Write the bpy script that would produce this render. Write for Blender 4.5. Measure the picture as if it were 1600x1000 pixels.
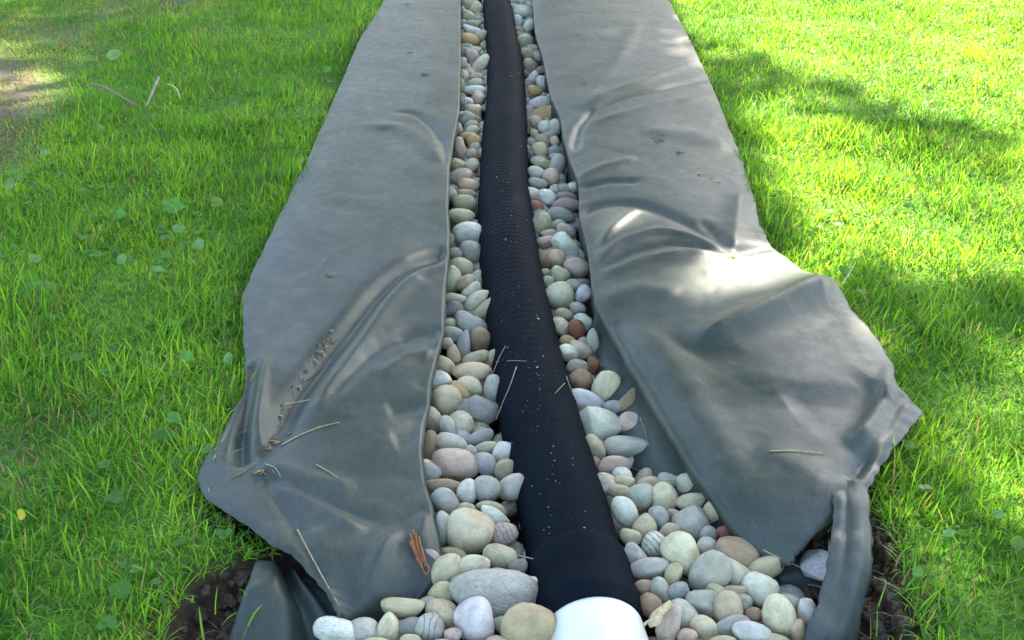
import bpy, bmesh, math, random
import numpy as np
from mathutils import Vector, Matrix
from mathutils.bvhtree import BVHTree

random.seed(7)
rng = np.random.default_rng(11)
R = math.radians
for o in list(bpy.data.objects):
    bpy.data.objects.remove(o, do_unlink=True)
scene = bpy.context.scene
COL = scene.collection

# ------------------------------------------------------------------ camera
F = 1537.0                 # focal length in photo pixels (photo 1600 x 1000)
CAMZ = 0.83
PITCH = math.atan(855.0 / F)
cam_d = bpy.data.cameras.new('camera')
cam = bpy.data.objects.new('camera', cam_d)
COL.objects.link(cam)
cam.location = (0, 0, CAMZ)
cam.rotation_euler = (math.pi / 2 - PITCH, 0, 0)
cam_d.sensor_fit = 'HORIZONTAL'
cam_d.angle_x = 2 * math.atan(800 / F)
cam_d.clip_start = 0.02
cam_d.clip_end = 1000
scene.camera = cam

# ------------------------------------------------------------------ sky, sun, exposure
SUN_EL, SUN_AZ = R(41), R(27)           # azimuth measured from +Y towards +X
SUNV = np.array([math.sin(SUN_AZ) * math.cos(SUN_EL), math.cos(SUN_AZ) * math.cos(SUN_EL), math.sin(SUN_EL)])
world = bpy.data.worlds.new('World')
scene.world = world
world.use_nodes = True
wt = world.node_tree
wt.nodes.clear()
sky = wt.nodes.new('ShaderNodeTexSky')
sky.sky_type = 'NISHITA'
sky.sun_disc = False
sky.sun_elevation = SUN_EL
sky.sun_rotation = SUN_AZ
sky.dust_density = 1.2
sky.air_density = 1.0
bg = wt.nodes.new('ShaderNodeBackground')
bg.inputs['Strength'].default_value = 0.15
wo = wt.nodes.new('ShaderNodeOutputWorld')
wt.links.new(sky.outputs[0], bg.inputs['Color'])
wt.links.new(bg.outputs[0], wo.inputs['Surface'])
sun_d = bpy.data.lights.new('sun', 'SUN')
sun_d.energy = 4.8
sun_d.angle = R(0.53)
sun_d.color = (1.0, 0.94, 0.84)
sun = bpy.data.objects.new('sun', sun_d)
COL.objects.link(sun)
sun.rotation_euler = Vector(SUNV).to_track_quat('Z', 'Y').to_euler()
sun.location = (4, 6, 9)
vs = scene.view_settings
vs.view_transform = 'Standard'
vs.look = 'None'
vs.exposure = 2.62
vs.gamma = 1
vs.use_curve_mapping = False
try:
    vs.use_white_balance = True
    vs.white_balance_temperature = 7250
    vs.white_balance_tint = 10
except Exception:
    pass
scene.cycles.use_denoising = True
scene.cycles.max_bounces = 6
scene.cycles.transparent_max_bounces = 6

# ------------------------------------------------------------------ helpers
ST, CT = math.sin(PITCH), math.cos(PITCH)
FWD = np.array([0, CT, -ST]); UP = np.array([0, ST, CT]); RT = np.array([1.0, 0, 0])
CAMP = np.array([0, 0, CAMZ])

def ray(px, py):
    return FWD + (px - 800) / F * RT - (py - 500) / F * UP

def P(px, py, z=0.0):
    """the point of the place at height z that the photograph shows at (px, py)"""
    d = ray(px, py)
    return CAMP + d * ((z - CAMZ) / d[2])

def depth(p):
    return float(np.dot(np.asarray(p) - CAMP, FWD))

def to_px(xyz):
    v = np.asarray(xyz) - CAMP
    dz = np.maximum(v @ FWD, 0.05)
    return 800 + F * (v @ RT) / dz, 500 - F * (v @ UP) / dz

def s2l(c):
    out = []
    for v in c:
        v = v / 255.0
        out.append(v / 12.92 if v <= 0.04045 else ((v + 0.055) / 1.055) ** 2.4)
    return tuple(out)

def tag(o, label=None, cat=None, group=None, kind=None):
    if label: o['label'] = label
    if cat: o['category'] = cat
    if group: o['group'] = group
    if kind: o['kind'] = kind
    return o

def link(name, me, mat=None, parent=None):
    o = bpy.data.objects.new(name, me)
    COL.objects.link(o)
    if mat is not None:
        me.materials.append(mat)
    if parent is not None:
        o.parent = parent
    return o

def empty(name, loc):
    o = bpy.data.objects.new(name, None)
    o.empty_display_size = 0.05
    o.location = loc
    COL.objects.link(o)
    return o

def child(o, parent):
    """parent o (built in world coordinates) to an unrotated empty"""
    o.parent = parent
    o.matrix_parent_inverse = Matrix.Translation(-parent.location)
    return o

def mesh_np(name, verts, faces, smooth=True):
    me = bpy.data.meshes.new(name)
    me.from_pydata([tuple(map(float, v)) for v in verts], [], faces)
    me.update()
    if smooth:
        me.polygons.foreach_set('use_smooth', [True] * len(me.polygons))
    return me

def resample(pts, n):
    pts = np.asarray(pts, float)
    d = np.r_[0, np.cumsum(np.linalg.norm(np.diff(pts, axis=0), axis=1))]
    t = np.linspace(0, d[-1], n)
    return np.stack([np.interp(t, d, pts[:, k]) for k in range(pts.shape[1])], 1)

def smooth_line(a, it=2):
    a = a.copy()
    for _ in range(it):
        a[1:-1] = 0.25 * a[:-2] + 0.5 * a[1:-1] + 0.25 * a[2:]
    return a

def in_poly(x, y, poly):
    poly = np.asarray(poly)
    ins = np.zeros(x.shape, bool)
    n = len(poly)
    j = n - 1
    for i in range(n):
        xi, yi = poly[i]; xj, yj = poly[j]
        c = ((yi > y) != (yj > y)) & (x < (xj - xi) * (y - yi) / (yj - yi + 1e-12) + xi)
        ins ^= c
        j = i
    return ins

class Waves:
    """smooth pseudo-random field in the plane: a sum of sine waves"""
    def __init__(self, seed, scale, n=14, stretch=0.6):
        r = np.random.default_rng(seed)
        a = r.uniform(0, 2 * math.pi, n)
        k = 2 * math.pi / scale * r.uniform(1 - stretch, 1 + stretch, n)
        self.kx, self.ky = k * np.cos(a), k * np.sin(a)
        self.ph = r.uniform(0, 2 * math.pi, n)
        self.n = n
    def __call__(self, x, y):
        s = 0
        for i in range(self.n):
            s = s + np.sin(self.kx[i] * x + self.ky[i] * y + self.ph[i])
        return s / math.sqrt(self.n / 2)

# ------------------------------------------------------------------ material helpers
def new_mat(name):
    m = bpy.data.materials.new(name)
    m.use_nodes = True
    nt = m.node_tree
    return m, nt, nt.nodes['Principled BSDF'], nt.nodes['Material Output']

def N(nt, kind, **kw):
    n = nt.nodes.new(kind)
    for k, v in kw.items():
        setattr(n, k, v)
    return n

def noise(nt, scale, detail=4, rough=0.6, vec=None):
    n = N(nt, 'ShaderNodeTexNoise')
    n.inputs['Scale'].default_value = scale
    n.inputs['Detail'].default_value = detail
    n.inputs['Roughness'].default_value = rough
    if vec is not None:
        nt.links.new(vec, n.inputs['Vector'])
    return n

def ramp(nt, fac, stops):
    r = N(nt, 'ShaderNodeValToRGB')
    e = r.color_ramp.elements
    while len(e) < len(stops):
        e.new(0.5)
    for el, (p, c) in zip(e, stops):
        el.position = p
        el.color = (*c, 1) if len(c) == 3 else c
    nt.links.new(fac, r.inputs['Fac'])
    return r

def mix(nt, a, b, fac, mode='MIX'):
    m = N(nt, 'ShaderNodeMix', data_type='RGBA', blend_type=mode)
    def put(sock, v):
        if hasattr(v, 'is_linked'):
            nt.links.new(v, sock)
        elif isinstance(v, (tuple, list)):
            sock.default_value = (*v, 1) if len(v) == 3 else v
        else:
            sock.default_value = v
    put(m.inputs[0], fac); put(m.inputs[6], a); put(m.inputs[7], b)
    return m.outputs[2]

def bump(nt, h, strength, dist, bsdf, prev=None):
    b = N(nt, 'ShaderNodeBump')
    b.inputs['Strength'].default_value = strength
    b.inputs['Distance'].default_value = dist
    nt.links.new(h, b.inputs['Height'])
    if prev is not None:
        nt.links.new(prev, b.inputs['Normal'])
    nt.links.new(b.outputs[0], bsdf.inputs['Normal'])
    return b.outputs[0]

# ------------------------------------------------------------------ materials
def mat_fabric():
    m, nt, b, _ = new_mat('geotextile')
    tc = N(nt, 'ShaderNodeTexCoord')
    v = tc.outputs['Object']
    n1 = noise(nt, 6, 6, 0.65, v)
    n2 = noise(nt, 45, 5, 0.72, v)
    n3 = noise(nt, 700, 2, 0.6, v)
    n4 = noise(nt, 17, 4, 0.7, v)
    mp = N(nt, 'ShaderNodeMapping'); mp.inputs['Scale'].default_value = (1, .18, 1); mp.inputs['Rotation'].default_value = (0, 0, .5)
    nt.links.new(v, mp.inputs['Vector'])
    n5 = noise(nt, 420, 3, 0.65, mp.outputs[0])                      # drawn fibres
    c1 = ramp(nt, n1.outputs['Fac'], [(0.3, (0.020, 0.033, 0.019)), (0.48, (0.035, 0.046, 0.037)), (0.70, (0.050, 0.061, 0.056))])
    c2 = mix(nt, c1.outputs[0], (0.082, 0.089, 0.078), ramp(nt, n4.outputs['Fac'], [(0.52, (0, 0, 0)), (0.78, (0.55,) * 3)]).outputs[0])
    c2 = mix(nt, c2, (0.075, 0.082, 0.074), ramp(nt, n2.outputs['Fac'], [(0.55, (0, 0, 0)), (0.75, (0.5,) * 3)]).outputs[0])
    c2 = mix(nt, c2, (0.020, 0.024, 0.018), ramp(nt, n5.outputs['Fac'], [(0.32, (0.5,) * 3), (0.5, (0,) * 3)]).outputs[0])
    c3 = mix(nt, c2, (0.16, 0.16, 0.13), ramp(nt, n3.outputs['Fac'], [(0.68, (0, 0, 0)), (0.76, (0.6,) * 3)]).outputs[0])
    nt.links.new(c3, b.inputs['Base Color'])
    nt.links.new(ramp(nt, n2.outputs['Fac'], [(0.3, (0.36,) * 3), (0.7, (0.52,) * 3)]).outputs[0], b.inputs['Roughness'])
    b.inputs['Specular IOR Level'].default_value = 0.32
    b.inputs['Specular Tint'].default_value = (.88, .97, 1, 1)
    p = bump(nt, n2.outputs['Fac'], 0.06, 0.002, b)
    p = bump(nt, n5.outputs['Fac'], 0.30, 0.0007, b, p)
    bump(nt, n3.outputs['Fac'], 0.2, 0.0004, b, p)
    return m

def mat_pipe():
    m, nt, b, _ = new_mat('black_pipe_sock')
    tc = N(nt, 'ShaderNodeTexCoord')
    n1 = noise(nt, 14, 4, 0.6, tc.outputs['Object'])
    n2 = noise(nt, 1400, 2, 0.6, tc.outputs['Object'])
    c = ramp(nt, n1.outputs['Fac'], [(0.3, (0.0018, 0.0042, 0.0074)), (0.7, (0.0032, 0.0066, 0.0105))])
    d = ramp(nt, n2.outputs['Fac'], [(0.62, (0, 0, 0)), (0.8, (0.22,) * 3)])
    nt.links.new(mix(nt, c.outputs[0], (0.025, 0.03, 0.035), d.outputs[0]), b.inputs['Base Color'])
    b.inputs['Roughness'].default_value = 0.72
    b.inputs['Specular IOR Level'].default_value = 0.05
    b.inputs['Specular Tint'].default_value = (.75, .88, 1, 1)
    b.inputs['Sheen Weight'].default_value = 0.0
    b.inputs['Sheen Roughness'].default_value = 0.5
    b.inputs['Sheen Tint'].default_value = (0.6, 0.7, 0.9, 1)
    bump(nt, n2.outputs['Fac'], 0.35, 0.0006, b)
    return m

def mat_pvc():
    m, nt, b, _ = new_mat('white_plastic')
    tc = N(nt, 'ShaderNodeTexCoord')
    n1 = noise(nt, 22, 5, 0.6, tc.outputs['Object'])
    c = ramp(nt, n1.outputs['Fac'], [(0.3, (0.60, 0.61, 0.52)), (0.65, (0.70, 0.70, 0.61))])
    nt.links.new(c.outputs[0], b.inputs['Base Color'])
    b.inputs['Roughness'].default_value = 0.42
    b.inputs['Specular IOR Level'].default_value = 0.3
    return m

def mat_pebble(kind):
    m, nt, b, _ = new_mat('pebble_' + kind)
    tc = N(nt, 'ShaderNodeTexCoord')
    oi = N(nt, 'ShaderNodeObjectInfo')
    sh = N(nt, 'ShaderNodeVectorMath', operation='MULTIPLY_ADD')
    sh.inputs[1].default_value = (1, 1, 1)
    mul = N(nt, 'ShaderNodeMath', operation='MULTIPLY'); mul.inputs[1].default_value = 97.0
    nt.links.new(oi.outputs['Random'], mul.inputs[0])
    nt.links.new(tc.outputs['Object'], sh.inputs[0]); nt.links.new(mul.outputs[0], sh.inputs[2])
    v = sh.outputs[0]
    n1 = noise(nt, 1.3, 5, 0.6, v)
    n2 = noise(nt, 9, 4, 0.7, v)
    n3 = noise(nt, 34, 2, 0.6, v)
    base = oi.outputs['Color']
    dark = mix(nt, base, (0.68, 0.65, 0.58), 1.0, 'MULTIPLY')
    c = mix(nt, base, dark, ramp(nt, n1.outputs['Fac'], [(0.40, (0,) * 3), (0.70, (1,) * 3)]).outputs[0])
    lt = mix(nt, c, (1.22, 1.2, 1.14), 1.0, 'MULTIPLY')
    c = mix(nt, c, lt, ramp(nt, n2.outputs['Fac'], [(0.45, (0,) * 3), (0.7, (1,) * 3)]).outputs[0])
    if kind == 'speckled':
        c = mix(nt, c, (0.10, 0.10, 0.10), ramp(nt, n2.outputs['Fac'], [(0.30, (0.75,) * 3), (0.45, (0,) * 3)]).outputs[0])
        c = mix(nt, c, (0.62, 0.62, 0.58), ramp(nt, n3.outputs['Fac'], [(0.58, (0,) * 3), (0.70, (0.7,) * 3)]).outputs[0])
    elif kind == 'veined':
        w = N(nt, 'ShaderNodeTexWave')
        w.inputs['Scale'].default_value = 0.9; w.inputs['Distortion'].default_value = 7
        w.inputs['Detail'].default_value = 3
        nt.links.new(v, w.inputs['Vector'])
        c = mix(nt, c, (0.16, 0.16, 0.17), ramp(nt, w.outputs['Fac'], [(0.78, (0,) * 3), (0.95, (0.8,) * 3)]).outputs[0])
    else:
        c = mix(nt, c, (0.18, 0.165, 0.13), ramp(nt, n3.outputs['Fac'], [(0.58, (0,) * 3), (0.74, (0.5,) * 3)]).outputs[0])
    nt.links.new(c, b.inputs['Base Color'])
    nt.links.new(ramp(nt, n2.outputs['Fac'], [(0.3, (0.42,) * 3), (0.7, (0.68,) * 3)]).outputs[0], b.inputs['Roughness'])
    b.inputs['Specular IOR Level'].default_value = 0.4
    p = bump(nt, n2.outputs['Fac'], 0.35, 0.06, b)
    bump(nt, n3.outputs['Fac'], 0.3, 0.02, b, p)
    return m

def mat_pebble_bed():
    m, nt, b, _ = new_mat('pebble_bed')
    at = N(nt, 'ShaderNodeAttribute', attribute_name='col')
    tc = N(nt, 'ShaderNodeTexCoord')
    n2 = noise(nt, 160, 4, 0.7, tc.outputs['Object'])
    c = mix(nt, at.outputs['Color'], mix(nt, at.outputs['Color'], (0.55, 0.53, 0.48), 1.0, 'MULTIPLY'),
            ramp(nt, n2.outputs['Fac'], [(0.4, (0,) * 3), (0.65, (1,) * 3)]).outputs[0])
    nt.links.new(c, b.inputs['Base Color'])
    b.inputs['Roughness'].default_value = 0.6
    bump(nt, n2.outputs['Fac'], 0.3, 0.002, b)
    return m

def mat_soil():
    m, nt, b, _ = new_mat('soil')
    tc = N(nt, 'ShaderNodeTexCoord')
    n1 = noise(nt, 5, 6, 0.65, tc.outputs['Object'])
    n2 = noise(nt, 70, 5, 0.7, tc.outputs['Object'])
    at = N(nt, 'ShaderNodeAttribute', attribute_name='turf')
    dry = N(nt, 'ShaderNodeAttribute', attribute_name='dry')
    soil = ramp(nt, n2.outputs['Fac'], [(0.25, (0.024, 0.015, 0.009)), (0.55, (0.062, 0.040, 0.025)), (0.8, (0.12, 0.082, 0.055))])
    thatch = ramp(nt, n2.outputs['Fac'], [(0.25, (0.04, 0.10, 0.014)), (0.5, (0.085, 0.19, 0.026)), (0.8, (0.14, 0.24, 0.05))])
    dryc = ramp(nt, n2.outputs['Fac'], [(0.25, (0.07, 0.058, 0.036)), (0.5, (0.13, 0.11, 0.07)), (0.8, (0.20, 0.175, 0.115))])
    c = mix(nt, soil.outputs[0], thatch.outputs[0], at.outputs['Fac'])
    c = mix(nt, c, dryc.outputs[0], dry.outputs['Fac'])
    nt.links.new(c, b.inputs['Base Color'])
    b.inputs['Roughness'].default_value = 0.95
    b.inputs['Specular IOR Level'].default_value = 0.15
    p = bump(nt, n1.outputs['Fac'], 0.6, 0.02, b)
    bump(nt, n2.outputs['Fac'], 0.8, 0.008, b, p)
    return m

def mat_leafy(name, color=None, trans=0.4, rough=0.45, attr='col', spec=0.3):
    m, nt, b, out = new_mat(name)
    if color is None:
        at = N(nt, 'ShaderNodeAttribute', attribute_name=attr)
        c = at.outputs['Color']
    else:
        tc = N(nt, 'ShaderNodeTexCoord')
        n1 = noise(nt, 40, 4, 0.6, tc.outputs['Object'])
        c = mix(nt, color, tuple(0.6 * x for x in color), ramp(nt, n1.outputs['Fac'], [(0.4, (0,) * 3), (0.7, (1,) * 3)]).outputs[0])
    nt.links.new(c, b.inputs['Base Color'])
    b.inputs['Roughness'].default_value = rough
    b.inputs['Specular IOR Level'].default_value = spec
    t = N(nt, 'ShaderNodeBsdfTranslucent')
    tcx = mix(nt, c, (1.55, 1.3, 0.65), 1.0, 'MULTIPLY')
    nt.links.new(tcx, t.inputs['Color'])
    ms = N(nt, 'ShaderNodeMixShader')
    ms.inputs[0].default_value = trans
    nt.links.new(b.outputs[0], ms.inputs[1]); nt.links.new(t.outputs[0], ms.inputs[2])
    nt.links.new(ms.outputs[0], out.inputs['Surface'])
    return m

def mat_plain(name, color, rough=0.7, scale=60, var=0.6):
    m, nt, b, _ = new_mat(name)
    tc = N(nt, 'ShaderNodeTexCoord')
    n1 = noise(nt, scale, 4, 0.65, tc.outputs['Object'])
    c = mix(nt, color, tuple(var * x for x in color), ramp(nt, n1.outputs['Fac'], [(0.4, (0,) * 3), (0.65, (1,) * 3)]).outputs[0])
    nt.links.new(c, b.inputs['Base Color'])
    b.inputs['Roughness'].default_value = rough
    bump(nt, n1.outputs['Fac'], 0.4, 0.002, b)
    return m

M_FABRIC = mat_fabric()
M_PIPE = mat_pipe()
M_PVC = mat_pvc()
M_PEB = {k: mat_pebble(k) for k in ('plain', 'speckled', 'veined')}
M_BED = mat_pebble_bed()
M_SOIL = mat_soil()
M_GRASS = mat_leafy('grass_blades', None, 0.5, 0.5, spec=.2)
M_STRAW = mat_plain('dry_straw', (0.36, 0.30, 0.15), 0.7, 200)
M_NEEDLE = mat_plain('pine_needle', (0.32, 0.29, 0.18), 0.6, 200)
M_RUST = mat_plain('rusty_dry_leaf', (0.30, 0.10, 0.03), 0.7, 200)
M_TWIG = mat_plain('grey_bark', (0.19, 0.14, 0.09), 0.85, 150)
M_BARK = mat_plain('tree_bark', (0.12, 0.09, 0.065), 0.9, 12)
M_CROWN = mat_leafy('tree_leaves', (0.05, 0.11, 0.02), 0.3, 0.45)
M_FLECK = mat_plain('pale_flecks', (0.55, 0.53, 0.46), 0.7, 300)
M_CRUMB = mat_plain('dark_crumbs', (0.055, 0.04, 0.028), 0.9, 300)

# ------------------------------------------------------------------ outlines measured on the photograph, laid on the ground
# rows: inner edge x, y, height ; outer edge x, y, height
LEFT_ROWS = [
    (718, -40, .010, 628, -40, .03), (718, 0, .010, 600, 0, .03), (718, 60, .010, 563, 58, .03), (718, 100, .010, 545, 100, .03),
    (716, 170, .010, 515, 170, .03), (708, 215, .010, 496, 213, .03), (700, 260, .012, 475, 260, .03),
    (698, 320, .014, 446, 318, .03), (700, 370, .014, 420, 370, .03), (697, 420, .014, 397, 417, .03),
    (692, 460, .012, 380, 458, .03), (690, 520, .010, 378, 520, .03), (680, 560, .008, 384, 580, .03),
    (670, 595, .008, 381, 612, .03), (668, 630, .008, 362, 648, .03), (660, 660, .006, 342, 685, .03),
    (655, 700, .004, 318, 718, .03), (660, 750, .0, 308, 745, .03), (672, 790, .0, 322, 778, .03),
    (682, 840, -.004, 380, 815, .028), (686, 875, -.01, 425, 850, .026), (668, 912, -.02, 458, 866, .024),
    (645, 940, -.03, 482, 892, .018), (600, 968, -.04, 505, 918, .010), (560, 990, -.05, 530, 962, -.005)]
RIGHT_ROWS = [
    (830, -40, .02, 1020, -40, .03), (832, 0, .02, 1045, 0, .03), (836, 50, .02, 1072, 50, .03), (848, 90, .02, 1092, 90, .03),
    (860, 150, .02, 1118, 145, .03), (876, 185, .02, 1138, 195, .03), (880, 215, .02, 1152, 230, .03),
    (890, 250, .022, 1164, 262, .03), (905, 290, .024, 1178, 305, .03), (905, 335, .024, 1187, 347, .03),
    (918, 390, .024, 1205, 383, .03), (924, 440, .024, 1255, 422, .03), (930, 475, .024, 1305, 441, .034),
    (945, 500, .022, 1330, 480, .034), (965, 530, .022, 1362, 515, .034), (990, 575, .022, 1393, 562, .034),
    (1012, 610, .022, 1400, 603, .036), (1035, 650, .020, 1443, 645, .026), (1060, 690, .020, 1408, 687, .03),
    (1085, 730, .018, 1380, 722, .03), (1112, 768, .014, 1356, 762, .03), (1140, 810, .006, 1318, 800, .026),
    (1170, 845, -.004, 1268, 838, .016), (1200, 870, -.012, 1248, 862, .004), (1222, 888, -.02, 1234, 882, -.008)]

def rows_world(rows):
    A = np.array([P(r[0], r[1], r[2]) for r in rows]); B = np.array([P(r[3], r[4], r[5]) for r in rows])
    # carry the sheet on beyond the top of the picture
    dA = A[0] - A[1]; dB = B[0] - B[1]
    ext = [(A[0] + dA / np.linalg.norm(dA) * k, B[0] + dB / np.linalg.norm(dB) * k) for k in (3.0, 2.0, 1.0)]
    A = np.array([e[0] for e in ext] + list(A)); B = np.array([e[1] for e in ext] + list(B))
    return A, B

LA, LB = rows_world(LEFT_ROWS)
RA, RB = rows_world(RIGHT_ROWS)
POLY_L = np.vstack([LA[:, :2], LB[::-1, :2]])
POLY_R = np.vstack([RA[:, :2], RB[::-1, :2]])
PIT_L = np.array([P(*q, 0)[:2] for q in [(470, 872), (425, 868), (385, 872), (335, 890), (295, 915), (268, 955), (250, 1000), (235, 1060), (420, 1060), (560, 1000), (540, 930)]])
PIT_R = np.array([P(*q, 0)[:2] for q in [(1190, 850), (1300, 800), (1355, 785), (1382, 815), (1400, 850), (1398, 885), (1412, 930), (1420, 960), (1440, 1000), (1470, 1060), (1200, 1060)]])
front = [P(1190, 865, 0)[:2], P(1320, 905, 0)[:2], P(1330, 1000, 0)[:2], P(1400, 1300, 0)[:2], P(330, 1300, 0)[:2], P(400, 1000, 0)[:2], P(450, 900, 0)[:2], P(560, 900, 0)[:2]]
TRENCH = np.vstack([LA[:-4, :2], np.array(front[::-1]), RA[:-2, :2][::-1]])
DRY = [(0, 150, 95, 75, 1.0), (-60, 220, 120, 60, 1.0), (60, 60, 120, 45, 0.55), (220, 10, 140, 28, 0.45), (330, 60, 60, 20, 0.25), (30, 690, 70, 45, 0.4), (120, 650, 60, 30, 0.35), (40, 760, 40, 20, 0.4)]

def dryness(x, y):
    px, py = to_px(np.stack([x, y, np.zeros_like(x)], -1))
    d = np.zeros_like(x)
    for cx, cy, rx, ry, s in DRY:
        d = np.maximum(d, s * np.clip(1.6 - 1.2 * np.hypot((px - cx) / rx, (py - cy) / ry), 0, 1))
    return np.where(y < 0.4, 0, d)

W_BIG = Waves(3, 0.9); W_MID = Waves(4, 0.28); W_SMALL = Waves(5, 0.07, 20)

# ------------------------------------------------------------------ ground: one sheet out to the horizon, with the trench cut into it
def axis(lo, hi, step, far):
    core = np.arange(lo, hi + step / 2, step)
    g = [step * 2 * 1.35 ** k for k in range(40)]
    r = hi + np.cumsum(g); r = r[r < far]
    l = lo - np.cumsum(g); l = l[l > -far]
    return np.concatenate([l[::-1], core, r])

gx = axis(-1.9, 1.9, 0.02, 600); gy = axis(0.3, 5.2, 0.02, 600)
GX, GY = np.meshgrid(gx, gy)
tr = in_poly(GX.ravel(), GY.ravel(), TRENCH).reshape(GX.shape).astype(float)
pit = (in_poly(GX.ravel(), GY.ravel(), PIT_L) | in_poly(GX.ravel(), GY.ravel(), PIT_R)).reshape(GX.shape).astype(float)
def blur(a, n):
    for _ in range(n):
        a = (np.roll(a, 1, 0) + np.roll(a, -1, 0) + np.roll(a, 1, 1) + np.roll(a, -1, 1) + a * 2) / 6
    return a
tr_s = blur(tr, 1); pit_s = blur(pit, 2)
und = blur((in_poly(GX.ravel(), GY.ravel(), POLY_L) | in_poly(GX.ravel(), GY.ravel(), POLY_R)).reshape(GX.shape).astype(float), 1)
GZ = -0.03 * und * (1 - tr_s) - 0.17 * tr_s - 0.055 * pit_s * (1 - tr_s) + 0.006 * W_BIG(GX, GY) * (1 - tr_s) + pit_s * 0.008 * W_SMALL(GX, GY) + 0.003 * W_MID(GX, GY)
nx, ny = len(gx), len(gy)
V = np.stack([GX.ravel(), GY.ravel(), GZ.ravel()], 1)
I = np.arange(nx * ny).reshape(ny, nx)
Q = np.stack([I[:-1, :-1], I[:-1, 1:], I[1:, 1:], I[1:, :-1]], -1).reshape(-1, 4)
gme = mesh_np('ground', V, Q.tolist())
turf = np.clip(1 - blur(tr_s, 2) * 1.8 - blur(pit_s, 6) * 3 - und, 0, 1)
for nm, arr in (('turf', turf), ('dry', dryness(GX, GY))):
    a = gme.attributes.new(nm, 'FLOAT', 'POINT'); a.data.foreach_set('value', arr.ravel().astype(np.float32))
ground = link('ground', gme, M_SOIL)
tag(ground, 'dark soil of the garden with the trench cut through it', kind='structure')

# ------------------------------------------------------------------ fabric sheets
def seg_dist(x, y, poly):
    """distance to a polyline and the 0..1 position along it, and the signed side"""
    poly = np.asarray(poly)
    L = np.r_[0, np.cumsum(np.linalg.norm(np.diff(poly, axis=0), axis=1))]
    best = np.full(x.shape, 1e9); tt = np.zeros_like(x); sd = np.zeros_like(x)
    for i in range(len(poly) - 1):
        a, b = poly[i], poly[i + 1]
        d = b - a; ll = d @ d
        t = np.clip(((x - a[0]) * d[0] + (y - a[1]) * d[1]) / ll, 0, 1)
        qx, qy = x - a[0] - t * d[0], y - a[1] - t * d[1]
        dist = np.hypot(qx, qy)
        s = np.sign(d[0] * (y - a[1]) - d[1] * (x - a[0]))
        w = dist < best
        best = np.where(w, dist, best)
        tt = np.where(w, (L[i] + t * math.sqrt(ll)) / L[-1], tt)
        sd = np.where(w, s, sd)
    return best, tt, sd

def apply_folds(x, y, folds, gain=0.62):
    z = np.zeros_like(x)
    for f in folds:
        pts, amp, wid = f[0], f[1], f[2]
        sharp = f[3] if len(f) > 3 else 'round'
        wp = np.array([P(px, py, 0.03)[:2] for px, py in pts])
        wp = smooth_line(resample(wp, 24), 2)
        d, t, s = seg_dist(x, y, wp)
        tap = np.clip(np.minimum(t, 1 - t) * 5, 0, 1) ** 0.7
        if len(f) > 4:
            tap = np.clip(t * 5, 0, 1) if f[4] == 'open_end' else np.clip((1 - t) * 5, 0, 1) if f[4] == 'open_start' else np.ones_like(t)
        tap = tap * tap * (3 - 2 * tap)
        if sharp == 'round':
            prof = np.exp(-(d / wid) ** 2)
            if amp > 0 and wid < .025: prof = 0.45 * prof + 0.55 * np.exp(-(np.sqrt(d * d + .005 ** 2) - .005) / (wid * .8))
        elif sharp == 'sharp':
            prof = np.exp(-(np.sqrt(d * d + .009 ** 2) - .009) / wid)
        elif sharp == 'left':      # steep on one side, long on the other
            prof = np.where(s > 0, np.exp(-(d / wid) ** 2), np.exp(-(d / (wid * 3)) ** 2))
        else:
            prof = np.where(s < 0, np.exp(-(d / wid) ** 2), np.exp(-(d / (wid * 3)) ** 2))
        z = z + amp * gain * tap * prof
    return z

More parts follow.
